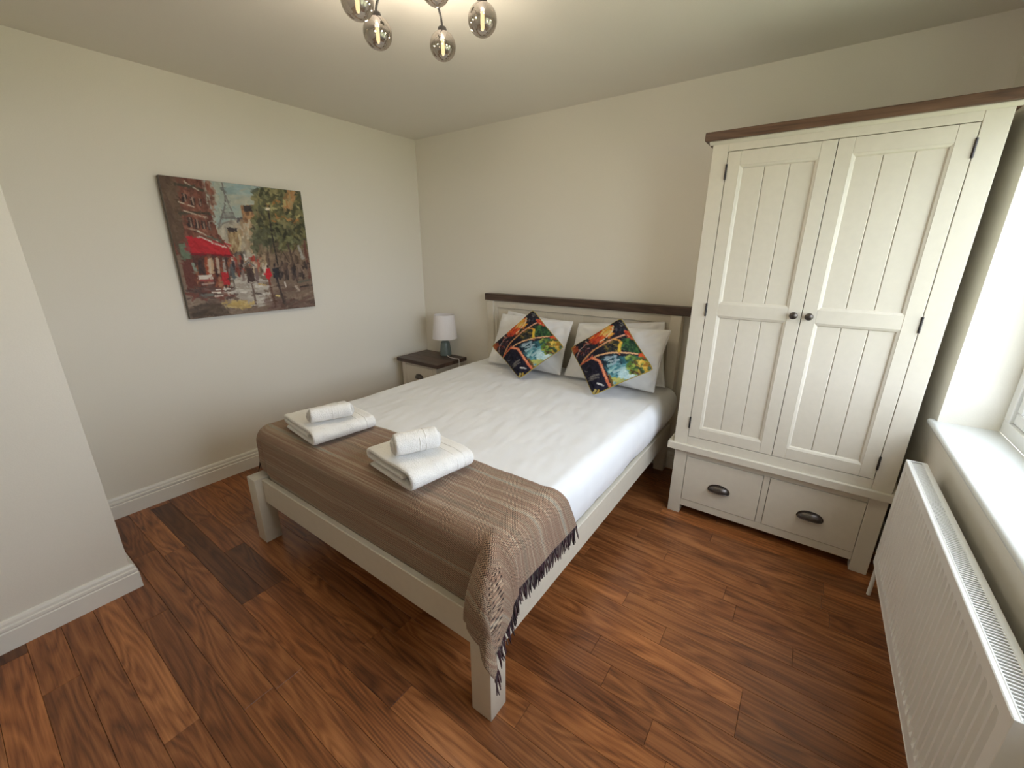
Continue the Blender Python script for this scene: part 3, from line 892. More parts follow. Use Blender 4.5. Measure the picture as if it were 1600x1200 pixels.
# ------------------------------------------------------------------ painter for the printed surfaces
class Painter:
    """Flat picture painted into an array; coordinates come in the frame of four corner marks."""
    def __init__(s, n, corners, base):
        s.n = n
        # corners TL, TR, BR, BL -> (0,0),(1,0),(1,1),(0,1)
        A = []; bb = []
        for (x, y), (u, v) in zip(corners, ((0, 0), (1, 0), (1, 1), (0, 1))):
            A += [[x, y, 1, 0, 0, 0, -u * x, -u * y], [0, 0, 0, x, y, 1, -v * x, -v * y]]; bb += [u, v]
        h = np.linalg.solve(np.array(A, float), np.array(bb, float))
        s.h = h
        s.img = np.zeros((n, n, 3)); s.img[:] = base
        g = (np.arange(n) + 0.5) / n
        s.U, s.V = np.meshgrid(g, g)
        s.sc = 1.0 / (abs(corners[1][0] - corners[0][0]) + 1e-9)
    def uv(s, x, y):
        h = s.h; w = h[6] * x + h[7] * y + 1
        return (h[0] * x + h[1] * y + h[2]) / w, (h[3] * x + h[4] * y + h[5]) / w
    def put(s, mask, col, op=1.0):
        c = np.asarray(col, float)
        m = (mask * op)[..., None]
        s.img = s.img * (1 - m) + c * m
    def poly(s, pts, col, op=1.0, jit=10):
        P = [s.uv(*p) for p in pts]
        ins = np.zeros((s.n, s.n), bool)
        for (x0, y0), (x1, y1) in zip(P, P[1:] + P[:1]):
            if y0 == y1: continue
            c = ((s.V > y0) != (s.V > y1)) & (s.U < (x1 - x0) * (s.V - y0) / (y1 - y0) + x0)
            ins ^= c
        s.put(ins.astype(float), col, op)
        if jit: s.img += ins[..., None] * rng.normal(0, jit * 0.35, (s.n, s.n, 1))
    def line(s, pts, w, col, op=1.0):
        P = [s.uv(*p) for p in pts]
        w = w * s.sc
        for (x0, y0), (x1, y1) in zip(P, P[1:]):
            dx, dy = x1 - x0, y1 - y0
            t = np.clip(((s.U - x0) * dx + (s.V - y0) * dy) / (dx * dx + dy * dy + 1e-12), 0, 1)
            d = np.hypot(s.U - x0 - t * dx, s.V - y0 - t * dy)
            s.put(np.clip((w / 2 - d) * s.n + 0.5, 0, 1), col, op)
    def dabs(s, box_, num, size, cols, ang=None, asp=2.2, op=0.85, pol=None):
        x0, y0, x1, y1 = box_
        for _ in range(num):
            x, y = x0 + rng.random() * (x1 - x0), y0 + rng.random() * (y1 - y0)
            a = (rng.random() * PI if ang is None else math.radians(ang) + rng.normal(0, 0.25))
            L = size * (0.5 + rng.random())
            c = np.array(cols[rng.integers(len(cols))], float) + rng.normal(0, 8)
            s.line([(x - math.cos(a) * L / 2, y - math.sin(a) * L / 2), (x + math.cos(a) * L / 2, y + math.sin(a) * L / 2)], L / asp, c, op)
    def smear(s, num, size, jit=7, op=0.75, ang=None):
        for _ in range(num):
            u, v = rng.random(2)
            c = s.img[min(s.n - 1, int(v * s.n)), min(s.n - 1, int(u * s.n))] + rng.normal(0, jit)
            a = rng.random() * PI if ang is None else math.radians(ang) + rng.normal(0, 0.3)
            L = size * (0.4 + rng.random()); w = L * (0.25 + 0.3 * rng.random())
            x0, y0 = u - math.cos(a) * L / 2, v - math.sin(a) * L / 2
            i0, i1 = max(0, int((v - L) * s.n)), min(s.n, int((v + L) * s.n) + 2)
            j0, j1 = max(0, int((u - L) * s.n)), min(s.n, int((u + L) * s.n) + 2)
            U, V = s.U[i0:i1, j0:j1], s.V[i0:i1, j0:j1]
            dx, dy = math.cos(a) * L, math.sin(a) * L
            t = np.clip(((U - x0) * dx + (V - y0) * dy) / (L * L), 0, 1)
            d = np.hypot(U - x0 - t * dx, V - y0 - t * dy)
            m = (np.clip((w / 2 - d) * s.n + 0.5, 0, 1) * op)[..., None]
            s.img[i0:i1, j0:j1] = s.img[i0:i1, j0:j1] * (1 - m) + c * m
    def done(s):
        s.img = np.clip(s.img, 0, 255)
        return lin(s.img)

def paint_street():
    p = Painter(230, ((80, 55), (1140, 190), (1243, 1052), (305, 1143)), (128, 108, 92))
    # sky
    p.poly([(380, 80), (1150, 190), (1150, 420), (520, 520)], (158, 170, 164))
    p.dabs((420, 130, 800, 440), 160, 60, [(170, 178, 168), (150, 166, 164), (182, 180, 162), (164, 172, 160)], None, 2.4, 0.5)
    p.dabs((600, 110, 850, 200), 50, 60, [(140, 164, 168), (150, 172, 172)], 5, 3, 0.6)
    p.poly([(470, 470), (640, 400), (780, 480), (800, 680), (640, 700), (560, 600)], (172, 164, 148))
    p.dabs((520, 430, 800, 700), 140, 45, [(190, 184, 168), (160, 150, 134), (178, 160, 138), (150, 146, 138)], 80, 2.5, 0.6)
    # distant lattice tower
    g = (112, 108, 106)
    p.line([(556, 122), (572, 200), (582, 262)], 9, g); p.line([(540, 158), (592, 160)], 6, (100, 94, 92))
    p.line([(578, 215), (574, 300), (556, 350), (545, 385), (524, 462)], 9, g)
    p.line([(582, 215), (606, 290), (634, 345), (650, 392), (668, 420)], 9, g)
    p.line([(560, 344), (632, 342)], 8, g); p.line([(545, 382), (652, 386)], 11, g)
    p.line([(526, 462), (560, 424), (600, 412), (640, 420)], 10, (128, 122, 116))
    p.line([(562, 300), (612, 330)], 4, g, .7); p.line([(604, 300), (560, 335)], 4, g, .7); p.line([(552, 360), (640, 378)], 4, g, .7)
    p.poly([(560, 350), (632, 346), (648, 384), (546, 384)], g, 0.55)
    # far houses
    p.poly([(690, 290), (830, 285), (850, 440), (840, 600), (730, 560), (705, 400)], (158, 118, 84))
    p.dabs((700, 330, 850, 470), 40, 42, [(176, 132, 92), (140, 100, 70), (190, 160, 120), (120, 92, 70)], 85, 2.2, 0.7)
    p.poly([(712, 290), (806, 292), (816, 336), (722, 338)], (62, 54, 52)); p.poly([(806, 272), (880, 278), (888, 306), (812, 310)], (60, 52, 50))
    p.poly([(655, 385), (706, 375), (708, 412), (662, 415)], (92, 88, 90))
    p.poly([(700, 420), (800, 430), (800, 640), (740, 640)], (170, 158, 138))
    p.dabs((690, 420, 800, 640), 60, 36, [(192, 182, 160), (150, 134, 112), (170, 140, 108)], 85, 2.2, 0.7)
    p.poly([(590, 470), (662, 480), (700, 660), (610, 640)], (150, 126, 94))
    p.dabs((598, 490, 690, 650), 40, 32, [(178, 156, 116), (130, 100, 70), (190, 174, 140)], 85, 2.4, 0.7)
    p.poly([(588, 455), (664, 458), (662, 488), (596, 484)], (62, 52, 50))
    p.dabs((630, 640, 720, 700), 25, 30, [(96, 88, 80), (70, 62, 60)], None, 2, 0.7)
    # red brick building on the left
    p.poly([(60, 40), (396, 95), (420, 210), (446, 330), (490, 400), (520, 500), (580, 580), (640, 660), (200, 660)], (112, 68, 54))
    p.dabs((200, 90, 500, 520), 170, 46, [(128, 76, 60), (98, 58, 46), (140, 92, 74), (86, 50, 42), (150, 100, 80)], 70, 2.4, 0.6)
    p.poly([(60, 40), (190, 70), (236, 250), (276, 540), (160, 580)], (92, 72, 56))
    p.dabs((90, 90, 250, 520), 70, 60, [(104, 80, 62), (82, 60, 48), (110, 90, 72)], 75, 2.6, 0.5)
    for x, y, w, h in ((250, 195, 38, 66), (316, 226, 30, 60), (372, 232, 26, 60), (292, 372, 36, 80), (346, 384, 32, 80), (396, 396, 28, 70), (440, 404, 26, 66)):
        p.poly([(x, y), (x + w, y + 6), (x + w + 12, y + h), (x + 10, y + h)], (52, 36, 34))
        p.line([(x + w * .55, y + 8), (x + w * .9, y + h * .9)], 11, (176, 150, 132), 0.8)
    for a in ([(212, 128), (330, 146), (410, 176)], [(238, 345), (330, 340), (462, 352)]):
        p.line(a, 20, (66, 60, 48))
    p.line([(272, 108), (380, 176)], 9, (186, 174, 156)); p.line([(232, 260), (352, 302)], 9, (196, 182, 164)); p.line([(270, 326), (442, 382)], 11, (178, 160, 142))
    p.line([(300, 460), (380, 478)], 10, (170, 150, 130)); p.line([(366, 478), (520, 556)], 12, (196, 188, 172)); p.line([(440, 520), (540, 556)], 12, (92, 96, 82))
    p.line([(380, 520), (560, 596)], 10, (198, 190, 176))
    # foliage on the right
    p.poly([(850, 160), (1145, 185), (1200, 560), (1150, 620), (960, 640), (800, 640), (770, 520), (830, 440), (840, 340), (900, 300), (800, 210)], (94, 92, 66))
    p.dabs((800, 175, 1150, 330), 210, 40, [(96, 98, 72), (74, 76, 54), (122, 120, 84), (60, 62, 46), (146, 138, 96)], None, 1.9, 0.8)
    p.dabs((790, 330, 1190, 640), 330, 40, [(92, 94, 68), (70, 72, 52), (116, 116, 80), (58, 58, 44), (104, 98, 62), (128, 122, 86)], None, 1.9, 0.8)
    p.dabs((780, 460, 900, 640), 60, 34, [(100, 102, 78), (80, 82, 62)], None, 1.9, 0.7)
    p.dabs((1010, 200, 1085, 300), 22, 40, [(184, 140, 96), (170, 150, 110), (150, 120, 84)], 100, 2, 0.9)
    p.dabs((880, 250, 1130, 420), 24, 22, [(182, 172, 120), (160, 150, 90), (170, 120, 70)], None, 1.6, 0.9)
    p.dabs((820, 600, 1200, 720), 60, 46, [(110, 92, 76), (136, 116, 94), (84, 70, 58)], 85, 2.6, 0.7)
    # pavement and the wet road
    p.poly([(240, 880), (620, 840), (860, 800), (1230, 800), (1260, 1070), (290, 1160)], (124, 106, 92))
    p.dabs((280, 890, 1230, 1120), 260, 70, [(138, 120, 104), (104, 86, 74), (120, 96, 84), (92, 76, 66), (150, 134, 118)], 172, 4, 0.55)
    p.dabs((600, 690, 880, 800), 90, 34, [(214, 206, 190), (150, 120, 96), (96, 76, 64), (170, 60, 48), (180, 160, 130)], 90, 2, 0.8)
    p.poly([(630, 830), (720, 800), (840, 840), (870, 980), (800, 1040), (700, 1000), (610, 960)], (178, 170, 160), 0.8)
    p.dabs((610, 830, 870, 1040), 70, 70, [(214, 210, 202), (190, 184, 174), (156, 146, 136)], 176, 5, 0.7)
    p.dabs((560, 1010, 760, 1060), 18, 60, [(190, 164, 100), (176, 150, 96), (200, 180, 130)], 172, 4, 0.8)
    p.dabs((320, 1040, 560, 1120), 50, 70, [(84, 70, 58), (100, 84, 70), (72, 60, 52)], 172, 3, 0.6)
    p.dabs((900, 1000, 1230, 1070), 50, 70, [(100, 74, 66), (86, 70, 62), (112, 90, 80)], 172, 4, 0.6)
    # cafe front and awning
    p.poly([(232, 660), (330, 650), (610, 664), (604, 900), (300, 930)], (92, 52, 42))
    p.dabs((320, 670, 600, 890), 110, 42, [(120, 62, 44), (74, 42, 36), (150, 84, 54), (60, 40, 38), (170, 120, 90)], 88, 2.4, 0.7)
    for x, c in ((400, (58, 38, 36)), (450, (214, 200, 178)), (470, (196, 170, 140)), (512, (190, 176, 160)), (560, (170, 168, 160)), (376, (56, 42, 40))):
        p.line([(x, 690), (x + 8, 790)], 22, c, 0.85)
    p.line([(428, 680), (440, 800)], 22, (150, 72, 44)); p.line([(575, 690), (600, 880)], 14, (64, 42, 40))
    p.poly([(190, 560), (300, 566), (330, 690), (240, 690)], (88, 70, 56)); p.poly([(224, 572), (292, 578), (318, 684), (246, 690)], (104, 118, 98))
    p.poly([(240, 700), (330, 690), (362, 900), (290, 930)], (100, 54, 44))
    p.line([(330, 725), (348, 772)], 22, (130, 142, 130))
    p.poly([(366, 812), (470, 806), (480, 838), (372, 846)], (208, 198, 188)); p.line([(385, 850), (470, 850)], 18, (150, 70, 66)); p.line([(400, 880), (480, 870)], 16, (190, 170, 160), .7)
    p.poly([(538, 790), (588, 786), (604, 884), (552, 884)], (176, 38, 44))
    p.poly([(282, 520), (400, 528), (600, 628), (626, 668), (500, 656), (326, 652)], (184, 30, 42))
    p.dabs((310, 560, 590, 640), 40, 60, [(200, 44, 52), (160, 22, 34), (176, 30, 40)], 22, 4, 0.6)
    p.line([(326, 652), (500, 658), (626, 668)], 14, (120, 16, 28))
    p.line([(400, 530), (470, 562)], 8, (214, 200, 190)); p.line([(470, 566), (580, 604)], 10, (210, 196, 184))
    p.dabs((290, 900, 620, 990), 60, 60, [(96, 78, 70), (74, 56, 52), (120, 70, 60)], 176, 4, 0.7)
    for a in ([(500, 920), (606, 914)], [(470, 940), (620, 944)], [(490, 970), (550, 966)]): p.line(a, 9, (222, 214, 204))
    p.line([(390, 962), (470, 958)], 22, (110, 112, 106))
    # lamp post, trunks
    p.line([(896, 316), (930, 560), (960, 720), (978, 840)], 11, (38, 34, 34)); p.line([(880, 318), (906, 320)], 22, (226, 214, 190)); p.line([(870, 296), (910, 298)], 9, (46, 40, 40))
    p.line([(1036, 570), (1066, 680), (1108, 870)], 17, (82, 68, 60)); p.line([(1110, 590), (1070, 660)], 11, (84, 70, 60)); p.line([(1000, 640), (1050, 720)], 9, (80, 66, 58))
    p.line([(890, 650), (902, 740)], 10, (76, 62, 56)); p.line([(1160, 560), (1200, 830)], 24, (108, 72, 62)); p.line([(1120, 600), (1150, 690)], 26, (164, 160, 152))
    # figures and their reflections
    p.dabs((600, 730, 700, 800), 26, 34, [(80, 72, 74), (58, 48, 50), (120, 70, 60), (140, 130, 126)], 92, 2, 0.85)
    p.dabs((980, 740, 1200, 830), 46, 40, [(64, 52, 50), (50, 42, 44), (100, 82, 72), (126, 104, 90)], 92, 2.2, 0.8)
    p.line([(706, 742), (742, 714), (792, 748)], 16, (150, 142, 136)); p.line([(715, 736), (745, 716), (785, 740)], 7, (90, 84, 82))
    p.poly([(728, 760), (778, 760), (792, 860), (736, 872)], (70, 52, 48)); p.line([(800, 770), (812, 860)], 26, (118, 100, 96)); p.line([(700, 780), (708, 850)], 18, (130, 112, 106))
    p.poly([(874, 768), (904, 762), (918, 820), (892, 852), (872, 830)], (196, 30, 44)); p.line([(886, 746), (888, 760)], 18, (60, 40, 38)); p.line([(896, 846), (908, 900)], 16, (120, 60, 44))
    p.poly([(922, 764), (962, 756), (974, 830), (932, 834)], (40, 42, 48)); p.line([(936, 734), (940, 752)], 18, (44, 36, 38)); p.line([(952, 830), (964, 890)], 22, (50, 44, 48))
    p.line([(620, 760), (636, 830)], 24, (84, 90, 92)); p.line([(664, 760), (676, 820)], 18, (126, 60, 48))
    p.line([(770, 880), (796, 1030)], 16, (104, 86, 78)); p.line([(780, 950), (840, 955)], 14, (92, 80, 74))
    p.line([(906, 900), (940, 1030)], 18, (96, 70, 58)); p.line([(968, 890), (1010, 1030)], 18, (72, 60, 56)); p.line([(1010, 980), (1024, 1050)], 12, (90, 74, 66)); p.line([(630, 850), (640, 920)], 12, (110, 98, 90))
    p.line([(950, 968), (970, 972)], 18, (210, 190, 130)); p.line([(820, 880), (870, 890)], 14, (188, 160, 110)); p.line([(1014, 870), (1022, 905)], 14, (206, 196, 186)); p.line([(1094, 900), (1120, 930)], 22, (176, 160, 146))
    p.line([(1120, 870), (1200, 850)], 20, (100, 96, 84)); p.line([(1130, 905), (1220, 890)], 14, (60, 50, 48)); p.line([(740, 680), (724, 700), (712, 660)], 14, (214, 212, 206))
    p.smear(2600, 0.022, 7, 0.7)
    return p.done()

def paint_cushion():
    p = Painter(150, ((735, 232), (1025, 745), (415, 1000), (215, 550)), (30, 30, 42))
    p.sc = 1.0 / 590.0
    p.dabs((200, 230, 1030, 1000), 260, 26, [(24, 26, 36), (40, 36, 46), (20, 30, 36), (60, 40, 44), (34, 44, 48)], None, 1.8, 0.8)
    p.dabs((650, 240, 770, 400), 22, 16, [(80, 84, 90), (120, 120, 116), (50, 60, 70)], None, 1.5, 0.8)
    # glowing leaf
    p.poly([(655, 335), (640, 400), (570, 490), (470, 540), (410, 520), (420, 460), (500, 390), (580, 340)], (214, 84, 40))
    p.dabs((430, 360, 640, 520), 90, 38, [(226, 100, 44), (204, 60, 36), (236, 140, 60), (180, 50, 40)], -40, 2.2, 0.7)
    p.dabs((530, 350, 640, 460), 34, 34, [(240, 190, 80), (236, 160, 70), (226, 200, 120)], -40, 2.2, 0.8)
    p.line([(650, 345), (640, 410), (575, 490), (500, 535)], 11, (220, 208, 176)); p.line([(370, 500), (410, 540)], 12, (206, 190, 160))
    p.dabs((360, 490, 520, 560), 20, 26, [(150, 50, 40), (200, 90, 60), (90, 40, 44)], None, 2, 0.8)
    p.dabs((240, 550, 300, 630), 16, 28, [(176, 90, 56), (150, 70, 50), (196, 120, 70)], None, 1.8, 0.9)
    p.dabs((770, 380, 830, 470), 26, 30, [(206, 78, 48), (186, 60, 44), (230, 140, 100)], None, 1.9, 0.9)
    p.dabs((880, 580, 960, 670), 22, 28, [(214, 84, 44), (190, 60, 40)], 50, 2, 0.9)
    p.dabs((290, 570, 450, 670), 34, 14, [(150, 110, 110), (120, 60, 64), (190, 80, 64)], None, 1.7, 0.8)
    # greens
    p.poly([(750, 480), (850, 470), (880, 580), (770, 580)], (44, 80, 48))
    p.dabs((740, 470, 880, 590), 70, 30, [(50, 94, 50), (34, 62, 44), (70, 110, 60), (30, 46, 44)], None, 1.9, 0.8)
    p.dabs((570, 490, 700, 620), 60, 22, [(104, 90, 44), (60, 60, 40), (132, 108, 56), (34, 40, 38), (28, 32, 36), (40, 50, 42)], None, 1.9, 0.85)
    # pool of light
    p.poly([(520, 690), (870, 630), (1010, 745), (900, 800), (640, 915), (585, 830)], (52, 100, 110))
    p.dabs((530, 670, 720, 780), 60, 36, [(28, 44, 58), (36, 62, 74), (52, 90, 100), (24, 34, 48)], None, 2, 0.8)
    p.dabs((600, 720, 840, 880), 110, 40, [(92, 150, 158), (130, 178, 184), (60, 116, 128), (186, 208, 208), (160, 196, 190)], -30, 2.2, 0.75)
    p.dabs((680, 760, 830, 870), 50, 30, [(210, 224, 220), (176, 206, 208)], -30, 1.9, 0.8)
    p.dabs((560, 660, 680, 740), 14, 26, [(170, 190, 196), (140, 160, 170)], -20, 2, 0.9)
    p.dabs((780, 640, 960, 790), 90, 36, [(120, 142, 60), (90, 120, 56), (160, 168, 70), (60, 90, 60)], -30, 2, 0.8)
    p.dabs((790, 640, 1010, 790), 34, 26, [(70, 80, 40), (50, 60, 40), (110, 90, 40), (84, 50, 36)], None, 2, 0.8)
    p.dabs((860, 670, 1010, 790), 40, 24, [(206, 166, 60), (190, 150, 56), (160, 110, 40), (222, 190, 90)], None, 1.9, 0.85)
    p.dabs((600, 850, 760, 950), 40, 32, [(176, 180, 96), (150, 160, 84), (196, 180, 90), (120, 150, 110)], -25, 2.2, 0.8)
    # dark foreground
    p.poly([(318, 735), (470, 690), (520, 730), (575, 960), (410, 990)], (30, 28, 44))
    p.dabs((330, 740, 560, 960), 60, 28, [(24, 24, 38), (40, 38, 54), (34, 30, 44)], None, 2, 0.8)
    p.dabs((400, 820, 480, 880), 10, 34, [(96, 92, 90), (120, 116, 112)], -20, 2.2, 0.9); p.line([(472, 896), (520, 912)], 16, (206, 206, 204)); p.line([(360, 780), (385, 790)], 9, (110, 110, 116))
    p.dabs((400, 955, 470, 1000), 14, 26, [(196, 160, 60), (214, 196, 120), (60, 50, 44)], None, 1.8, 0.9)
    # branches
    p.line([(262, 680), (320, 590), (400, 530)], 10, (178, 160, 156))
    p.line([(345, 700), (450, 610), (560, 545), (650, 490), (760, 430)], 15, (206, 150, 100)); p.line([(560, 545), (760, 425)], 8, (214, 164, 150))
    p.line([(300, 725), (400, 690), (500, 655), (600, 632), (700, 622), (870, 608)], 16, (222, 172, 126)); p.line([(330, 716), (450, 668)], 14, (206, 92, 62))
    p.line([(440, 672), (515, 706), (548, 820), (585, 955)], 27, (218, 118, 84)); p.line([(450, 674), (520, 712), (560, 860)], 8, (240, 180, 140))
    p.line([(590, 830), (606, 940)], 20, (120, 90, 40), .8)
    p.line([(650, 492), (705, 495), (728, 520)], 14, (214, 150, 70)); p.line([(728, 515), (712, 560), (706, 615)], 24, (222, 184, 66)); p.line([(705, 620), (706, 640)], 10, (200, 120, 70))
    p.smear(1800, 0.020, 13, 0.65)
    p.img *= 0.92
    return p.done()

def put_cushion(T_, R_, B_, L_, img, label, seed):
    n = img.shape[0]
    def rgb(s, t, u, v):
        # s: left->right edge of the quad, t: bottom->top ; quad corners TL=T_, TR=R_, BR=B_, BL=L_
        i = min(n - 1, int((1 - t) * n)); j = min(n - 1, int(s * n))
        return img[i, j]
    m_ = (Vector(T_) + Vector(R_) + Vector(B_) + Vector(L_)) / 4
    T2, R2, B2, L2 = [m_ + (Vector(q) - m_) * 1.035 for q in (T_, R_, B_, L_)]
    bm, rim = pillow_mesh(T2, R2, B2, L2, 0.072, n=120, pinch=0.055, seed=seed, crease=0.007, flat=2.2, pw=0.60, rgb=rgb, blunt=0.055)
    t = thing('cushion', B_, label, 'cushion', 'printed scatter cushions on the bed')
    part('cushion_cover', bm, M['print'], t, 180)
    bm = bmesh.new(); tube(bm, rim, 0.0034, 6, closed=True); part('piping', bm, M['piping'], t, 180, label='thin gold piping')
cimg = paint_cushion()
put_cushion((1.460, -0.330, 1.080), (1.780, -0.448, 0.874), (1.520, -0.578, 0.647), (1.209, -0.482, 0.815), cimg, 'dark square cushion printed with autumn leaves, the left one of the pair', 3)
put_cushion((2.120, -0.355, 1.084), (2.388, -0.497, 0.834), (2.080, -0.606, 0.647), (1.846, -0.470, 0.882), cimg, 'dark square cushion printed with autumn leaves, the right one nearest the wardrobe', 6)

# ------------------------------------------------------------------ picture on the left wall
A = thing('wall_painting', (0.02, -1.523, 1.083), 'unframed square canvas painting of a rainy Paris street with red awning', 'painting')
CY0, CY1, CZ0, CZ1 = -1.919, -1.127, 1.083, 1.869
def cpt(x, y, z):      # the canvas leans a little off the wall at its top
    return (x + 0.014 * (z - CZ0) / (CZ1 - CZ0), y, z)
bm = bmesh.new()
bx = [bm.verts.new(cpt(x, y, z)) for x in (0.003, 0.0355) for y in (CY0, CY1) for z in (CZ0, CZ1)]
for q in ((0, 1, 3, 2), (4, 6, 7, 5), (0, 2, 6, 4), (1, 5, 7, 3), (0, 4, 5, 1), (2, 3, 7, 6)): bm.faces.new([bx[i] for i in q])
bmesh.ops.bevel(bm, geom=bm.edges[:], offset=0.002, segments=2, affect='EDGES')
part('canvas_wrap', bm, M['edge'], A, 40)
img = paint_street()
n = img.shape[0]
bm = bmesh.new()
cl = bm.verts.layers.float_color.new('paint')
lum = img.mean(axis=2)
P = np.zeros((n, n, 3))
for i in range(n):
    for j in range(n):
        P[i, j] = cpt(0.0362 + 0.0006 * math.sqrt(lum[i, j]), CY0 + 0.0015 + (CY1 - CY0 - 0.003) * j / (n - 1), CZ1 - 0.0015 - (CZ1 - CZ0 - 0.003) * i / (n - 1))
V = grid(bm, P)
for i in range(n):
    for j in range(n): V[i][j][cl] = (*img[i, j], 1)
part('painted_face', bm, M['painting'], A, 180)

# ------------------------------------------------------------------ bedside table and lamp
NX0, NX1, NYF, NYB, NZ = 0.090, 0.606, -0.463, -0.094, 0.567
N = thing('bedside_table', ((NX0 + NX1) / 2, (NYF + NYB) / 2, 0), 'cream bedside table with dark plank top in the room corner', 'bedside table')
tw = (NYB - NYF) / 4
for i in range(4):
    bm = bmesh.new(); box(bm, NX0, NX1, NYF + i * tw + 0.0003, NYF + (i + 1) * tw - 0.0003, NZ - 0.032, NZ, 0.0015)
    o = part('top_board', bm, M['board'], N, origin=((NX0 + NX1) / 2, NYF + (i + .5) * tw, NZ))
    c = (1.0, 1.25, 0.8, 1.1)[i]; o.color = (c, c, c, 1)
X0, X1n = 0.130, 0.566; YF, YBk = -0.440, -0.115
for x0 in (X0, X1n - 0.045):
    for y0 in (YF, YBk - 0.045):
        bm = bmesh.new(); box(bm, x0, x0 + 0.045, y0, y0 + 0.045, 0, NZ - 0.032, 0.0015); part('leg', bm, M['cream'], N)
for x0 in (X0 + 0.006, X1n - 0.020):
    bm = bmesh.new(); box(bm, x0, x0 + 0.014, YF + 0.045, YBk - 0.045, 0.06, NZ - 0.032); part('side_panel', bm, M['cream'], N)
bm = bmesh.new(); box(bm, X0 + 0.045, X1n - 0.045, YBk - 0.02, YBk - 0.008, 0.06, NZ - 0.032); part('back_panel', bm, M['cream'], N)
for z0, z1 in ((0.512, 0.535), (0.285, 0.305), (0.06, 0.085)):
    bm = bmesh.new(); box(bm, X0 + 0.0455, X1n - 0.0455, YF + 0.003, YF + 0.03, z0, z1, 0.001); part('rail', bm, M['cream'], N)
for z0, z1 in ((0.307, 0.510), (0.087, 0.283)):
    bm = bmesh.new(); box(bm, X0 + 0.048, X1n - 0.048, YF + 0.001, YF + 0.02, z0, z1, 0.0015); box(bm, X0 + 0.06, X1n - 0.06, YF + 0.02, YBk - 0.04, z0 + 0.01, z1 - 0.02)
    d = part('drawer', bm, M['cream'], N)
    cup_pull((X0 + X1n) / 2, YF + 0.001, (z0 + z1) / 2 + 0.015, 0.046, 0.034, 0.024, d)

LX, LY = 0.400, -0.150
L = thing('table_lamp', (LX, LY, NZ), 'small lamp with white fabric shade and grey-green ceramic base on the bedside table', 'lamp')
bm = bmesh.new()
lathe(bm, [(0.046, 0.0008), (0.051, 0.004), (0.052, 0.015), (0.050, 0.04), (0.0455, 0.08), (0.041, 0.112), (0.038, 0.124), (0.031, 0.133), (0.021, 0.138), (0.0155, 0.141), (0.015, 0.146), (0.0155, 0.152), (0.012, 0.155)], LX, LY, NZ, 32)
part('lamp_base', bm, M['ceramic'], L, 50, label='grey-green glazed ceramic base')
bm = bmesh.new(); lathe(bm, [(0.012, 0), (0.012, 0.012), (0.017, 0.014), (0.017, 0.05), (0.013, 0.055)], LX, LY, NZ + 0.155, 16); part('bulb_holder', bm, M['cable'], L, 50)
bm = bmesh.new()
s0, s1 = NZ + 0.158, NZ + 0.372
lathe(bm, [(0.112, s0), (0.0905, s1), (0.0885, s1), (0.110, s0), (0.112, s0)], LX, LY, 0, 40, cap=False)
bmesh.ops.remove_doubles(bm, verts=bm.verts[:], dist=1e-6)
part('lamp_shade', bm, M['shade'], L, 50)
bm = bmesh.new()
for z, r in ((s1 - 0.003, 0.0895), (s0 + 0.003, 0.1115)):
    tube(bm, [(LX + r * math.cos(2 * PI * i / 40), LY + r * math.sin(2 * PI * i / 40), z) for i in range(40)], 0.0018, 6, closed=True)
for k in range(3):
    a = 2 * PI * k / 3 + 0.5
    tube(bm, [(LX + 0.015 * math.cos(a), LY + 0.015 * math.sin(a), NZ + 0.20), (LX + 0.089 * math.cos(a), LY + 0.089 * math.sin(a), s1 - 0.004)], 0.0014, 6)
tube(bm, [(LX + 0.016 * math.cos(2 * PI * i / 16), LY + 0.016 * math.sin(2 * PI * i / 16), NZ + 0.20) for i in range(16)], 0.0014, 6, closed=True)
part('shade_ring', bm, M['cable'], L, 60)
bm = bmesh.new()
cp = [(LX + 0.045, LY - 0.026, NZ + 0.008), (LX + 0.070, LY - 0.040, NZ + 0.0058), (LX + 0.105, LY - 0.055, NZ + 0.0048), (LX + 0.150, LY - 0.060, NZ + 0.0045), (LX + 0.198, LY - 0.058, NZ + 0.0055),
      (LX + 0.210, LY - 0.056, NZ + 0.0045), (LX + 0.2135, LY - 0.055, NZ - 0.004), (LX + 0.213, LY - 0.055, NZ - 0.03), (LX + 0.213, LY - 0.05, NZ - 0.12), (LX + 0.214, LY - 0.03, NZ - 0.30), (LX + 0.212, LY - 0.01, NZ - 0.5), (LX + 0.212, LY + 0.02, 0.004)]
tube(bm, cp, 0.003, 8)
part('cord', bm, M['cable'], L, 180, label='white flex running over the table edge')

